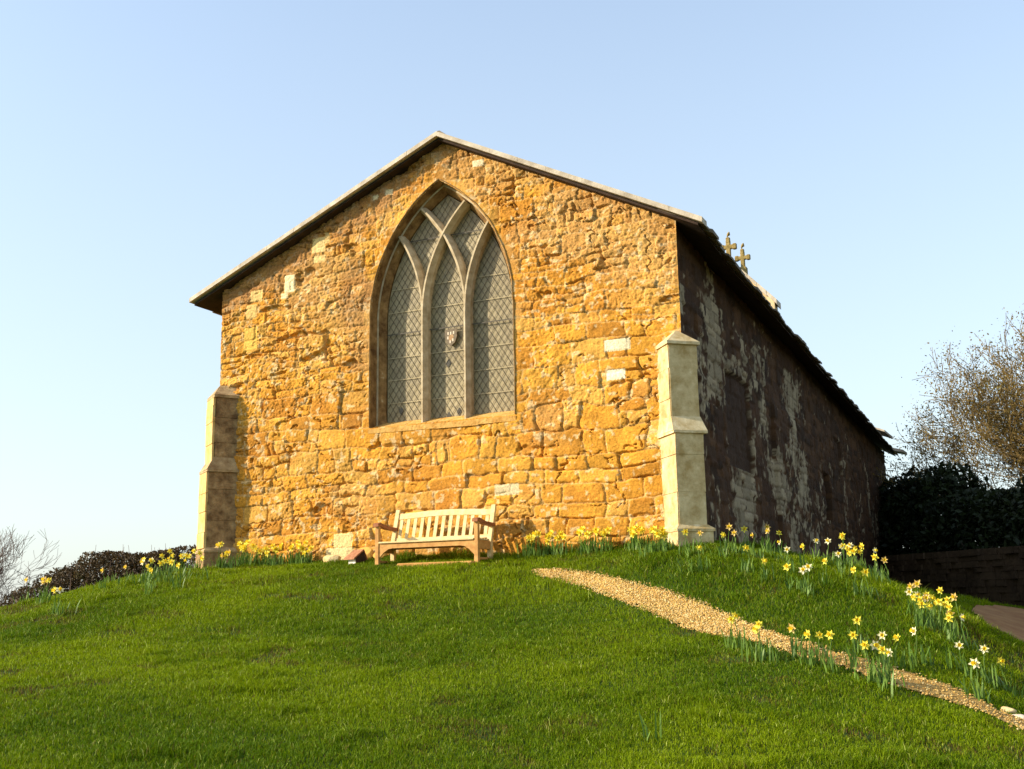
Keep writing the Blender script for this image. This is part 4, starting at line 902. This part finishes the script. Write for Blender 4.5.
CL = [
 ([(27, 580), (44, 582), (49, 580), (60, 590)], 'faded daffodil clump at the far left end of the low hedge', None, 'ooyc'),
 ([(103, 570)], 'lone faded daffodil in front of the middle of the low hedge', None, 'o'),
 ([(126, 567)], 'lone orange-faded daffodil in front of the right half of the low hedge', None, 'o'),
 ([(143, 562), (152, 561), (152, 571), (148, 566)], 'clump of mixed pale and yellow daffodils at the right end of the low hedge', None, 'cyyy'),
 ([(162, 556), (170, 551), (170, 562), (161, 563)], 'yellow daffodils two clumps left of the mottled buttress', None, 'y'),
 ([(190, 556), (194, 551), (186, 560), (200, 553)], 'yellow daffodils just left of the mottled corner buttress', None, 'y'),
 ([(221, 544), (230, 552), (226, 556)], 'daffodils before the shaded face of the mottled corner buttress', -.62, 'yo'),
 ([(240, 544), (243, 549), (253, 546), (248, 542), (257, 549)], 'dense yellow daffodils at the left foot of the gable wall, nearest the mottled buttress', -.22, 'y'),
 ([(266, 549), (273, 546), (282, 545), (277, 550)], 'yellow daffodils at the gable foot, second clump from the mottled buttress', -.22, 'y'),
 ([(293, 546), (303, 549), (306, 543), (298, 542), (311, 548)], 'yellow daffodils at the gable foot beside the pale boulder', -.22, 'y'),
 ([(529, 538), (535, 534), (532, 541)], 'yellow daffodils at the wall just right of the bench shadow', -.25, 'y'),
 ([(548, 537), (552, 533), (561, 533), (557, 538)], 'yellow daffodils at the wall, second clump right of the bench', -.25, 'y'),
 ([(583, 529), (587, 534), (597, 532), (603, 533), (608, 530)], 'wide yellow daffodil clump midway between bench and cream buttress', -.25, 'y'),
 ([(630, 530), (634, 534), (641, 530), (637, 527)], 'yellow daffodils at the wall, second clump left of the cream buttress', -.3, 'y'),
 ([(652, 530), (657, 534), (662, 530), (666, 534)], 'bright yellow daffodils against the lit foot of the cream buttress', -.62, 'y'),
 ([(685, 532)], 'lone daffodil before the shaded foot of the cream buttress', None, 'y'),
 ([(699, 548), (700, 533)], 'two daffodils on the bank just right of the cream buttress', None, 'yo'),
 ([(723, 535), (729, 527), (734, 533)], 'three orange-centred daffodils by the corner of the shaded long wall', None, 'yoo'),
 ([(744, 529), (746, 548), (753, 535)], 'three daffodils in a column right of the orange-centred ones by the shaded wall', None, 'yyo'),
 ([(767, 527), (764, 561), (768, 531)], 'three daffodils, one of them low on the bank, in front of the lichened wall', None, 'oyo'),
 ([(779, 533), (780, 542), (787, 549)], 'three pale small daffodils on the bank before the lichened wall', None, 'ycc'),
 ([(787, 567), (808, 567), (803, 570)], 'large star-shaped daffodil with two small ones, left middle of the bank', None, 'ycc'),
 ([(803, 546), (816, 541), (828, 541)], 'spaced row of three pale daffodils along the bank crest', None, 'ycc'),
 ([(825, 561), (838, 554)], 'pair of daffodils in the middle of the bank crest', None, 'yc'),
 ([(842, 537), (842, 546), (849, 551), (855, 548), (862, 546), (850, 545)], 'crowded bright daffodil clump highest on the bank near the end of the chapel wall', None, 'yyyyyc'),
 ([(854, 570), (865, 572)], 'low pair of daffodils below the crowded bright clump', None, 'y'),
 ([(875, 550), (875, 557), (884, 560)], 'last daffodils at the right end of the bank crest, against the dark hedge', None, 'cyo'),
 ([(917, 584), (909, 592), (920, 599), (915, 597), (932, 598), (929, 606), (940, 590), (939, 602), (945, 604), (954, 597), (949, 614), (926, 598)], 'large yellow daffodil clump on the bank shoulder overlooking the lane', None, 'ocyyyyyyyooc'),
 ([(914, 631), (962, 617)], 'two small white daffodils below the large clump on the bank shoulder', None, 'c'),
 ([(959, 645), (984, 649), (975, 663)], 'scattered small white daffodils low on the right bank', None, 'c'),
 ([(1001, 661)], 'lone yellow daffodil at the far right, above the lane edge', None, 'y'),
 ([(735, 616), (731, 620), (759, 624), (756, 629)], 'yellow daffodils with dark leaves on the near edge of the gravel path', None, 'y'),
 ([(792, 628)], 'lone faded daffodil on the far edge of the path', None, 'o'),
 ([(808, 634), (819, 635), (830, 635)], 'row of three daffodils standing over the narrow part of the path', None, 'y'),
 ([(857, 620)], 'lone daffodil on the bank between the path and the bank crest', None, 'y'),
 ([(853, 635), (865, 645), (875, 645)], 'daffodils above the narrow path, left of the four close ones', None, 'yyc'),
 ([(882, 650), (889, 652)], 'close pair of daffodils at the lower edge of the bank beside the path', None, 'yc'),
 ([(882, 635), (897, 638)], 'small white and yellow daffodils just above the close pair by the path', None, 'cy'),
]
for (fl, lab, py_, kd) in CL: clump(fl, lab, py_, kd, leaves=(14 if len(fl) > 1 else 9))
# tufts of daffodil leaves that have no flowers
for i, (px, py, lab) in enumerate([(506, 545, None), (644, 560, 'flowerless tuft of daffodil leaves on the bank below the cream buttress'), (804, 655, 'dark flowerless tuft of daffodil leaves on the near edge of the narrow path'), (110, 575, 'flowerless tuft of daffodil leaves by the low hedge'), (690, 575, 'pale flowerless leaf tuft on the bank above the gravel path'), (655, 742, 'small pale-green leaf tuft alone in the near lawn'), (778, 665, 'thin pale leaf tuft in the lawn below the path')]):
    if lab is None: continue
    p = hit(px, py); rg = np.random.default_rng(i+70); mb = MB()
    for k in range(12 if i not in (5, 6) else 6):
        x, y = rg.normal(0, .05, 2); L_ = rg.uniform(.10, .24); a = rg.uniform(0, 6.283); ln = rg.uniform(.05, .4); w = .007; ca, sa = math.cos(a), math.sin(a); dx, dy = -sa, ca; vs = []
        z = gz(p[0]+x, p[1]+y)-gz(p[0], p[1])-.02
        for (tt, ww) in ((0, 1), (.5, 1.0), (.85, .7), (1, .1)): vs += [(x+ca*ln*L_*tt**2-dx*w*ww, y+sa*ln*L_*tt**2-dy*w*ww, z+L_*tt), (x+ca*ln*L_*tt**2+dx*w*ww, y+sa*ln*L_*tt**2+dy*w*ww, z+L_*tt)]
        mb.add(vs, [[0, 1, 3, 2], [2, 3, 5, 4], [4, 5, 7, 6]])
    o = mb.build('leaf_tuft', M['dleaf']); o.location = (p[0], p[1], gz(p[0], p[1])); tag(o, lab, 'leaf tuft', 'flowerless daffodil leaves')
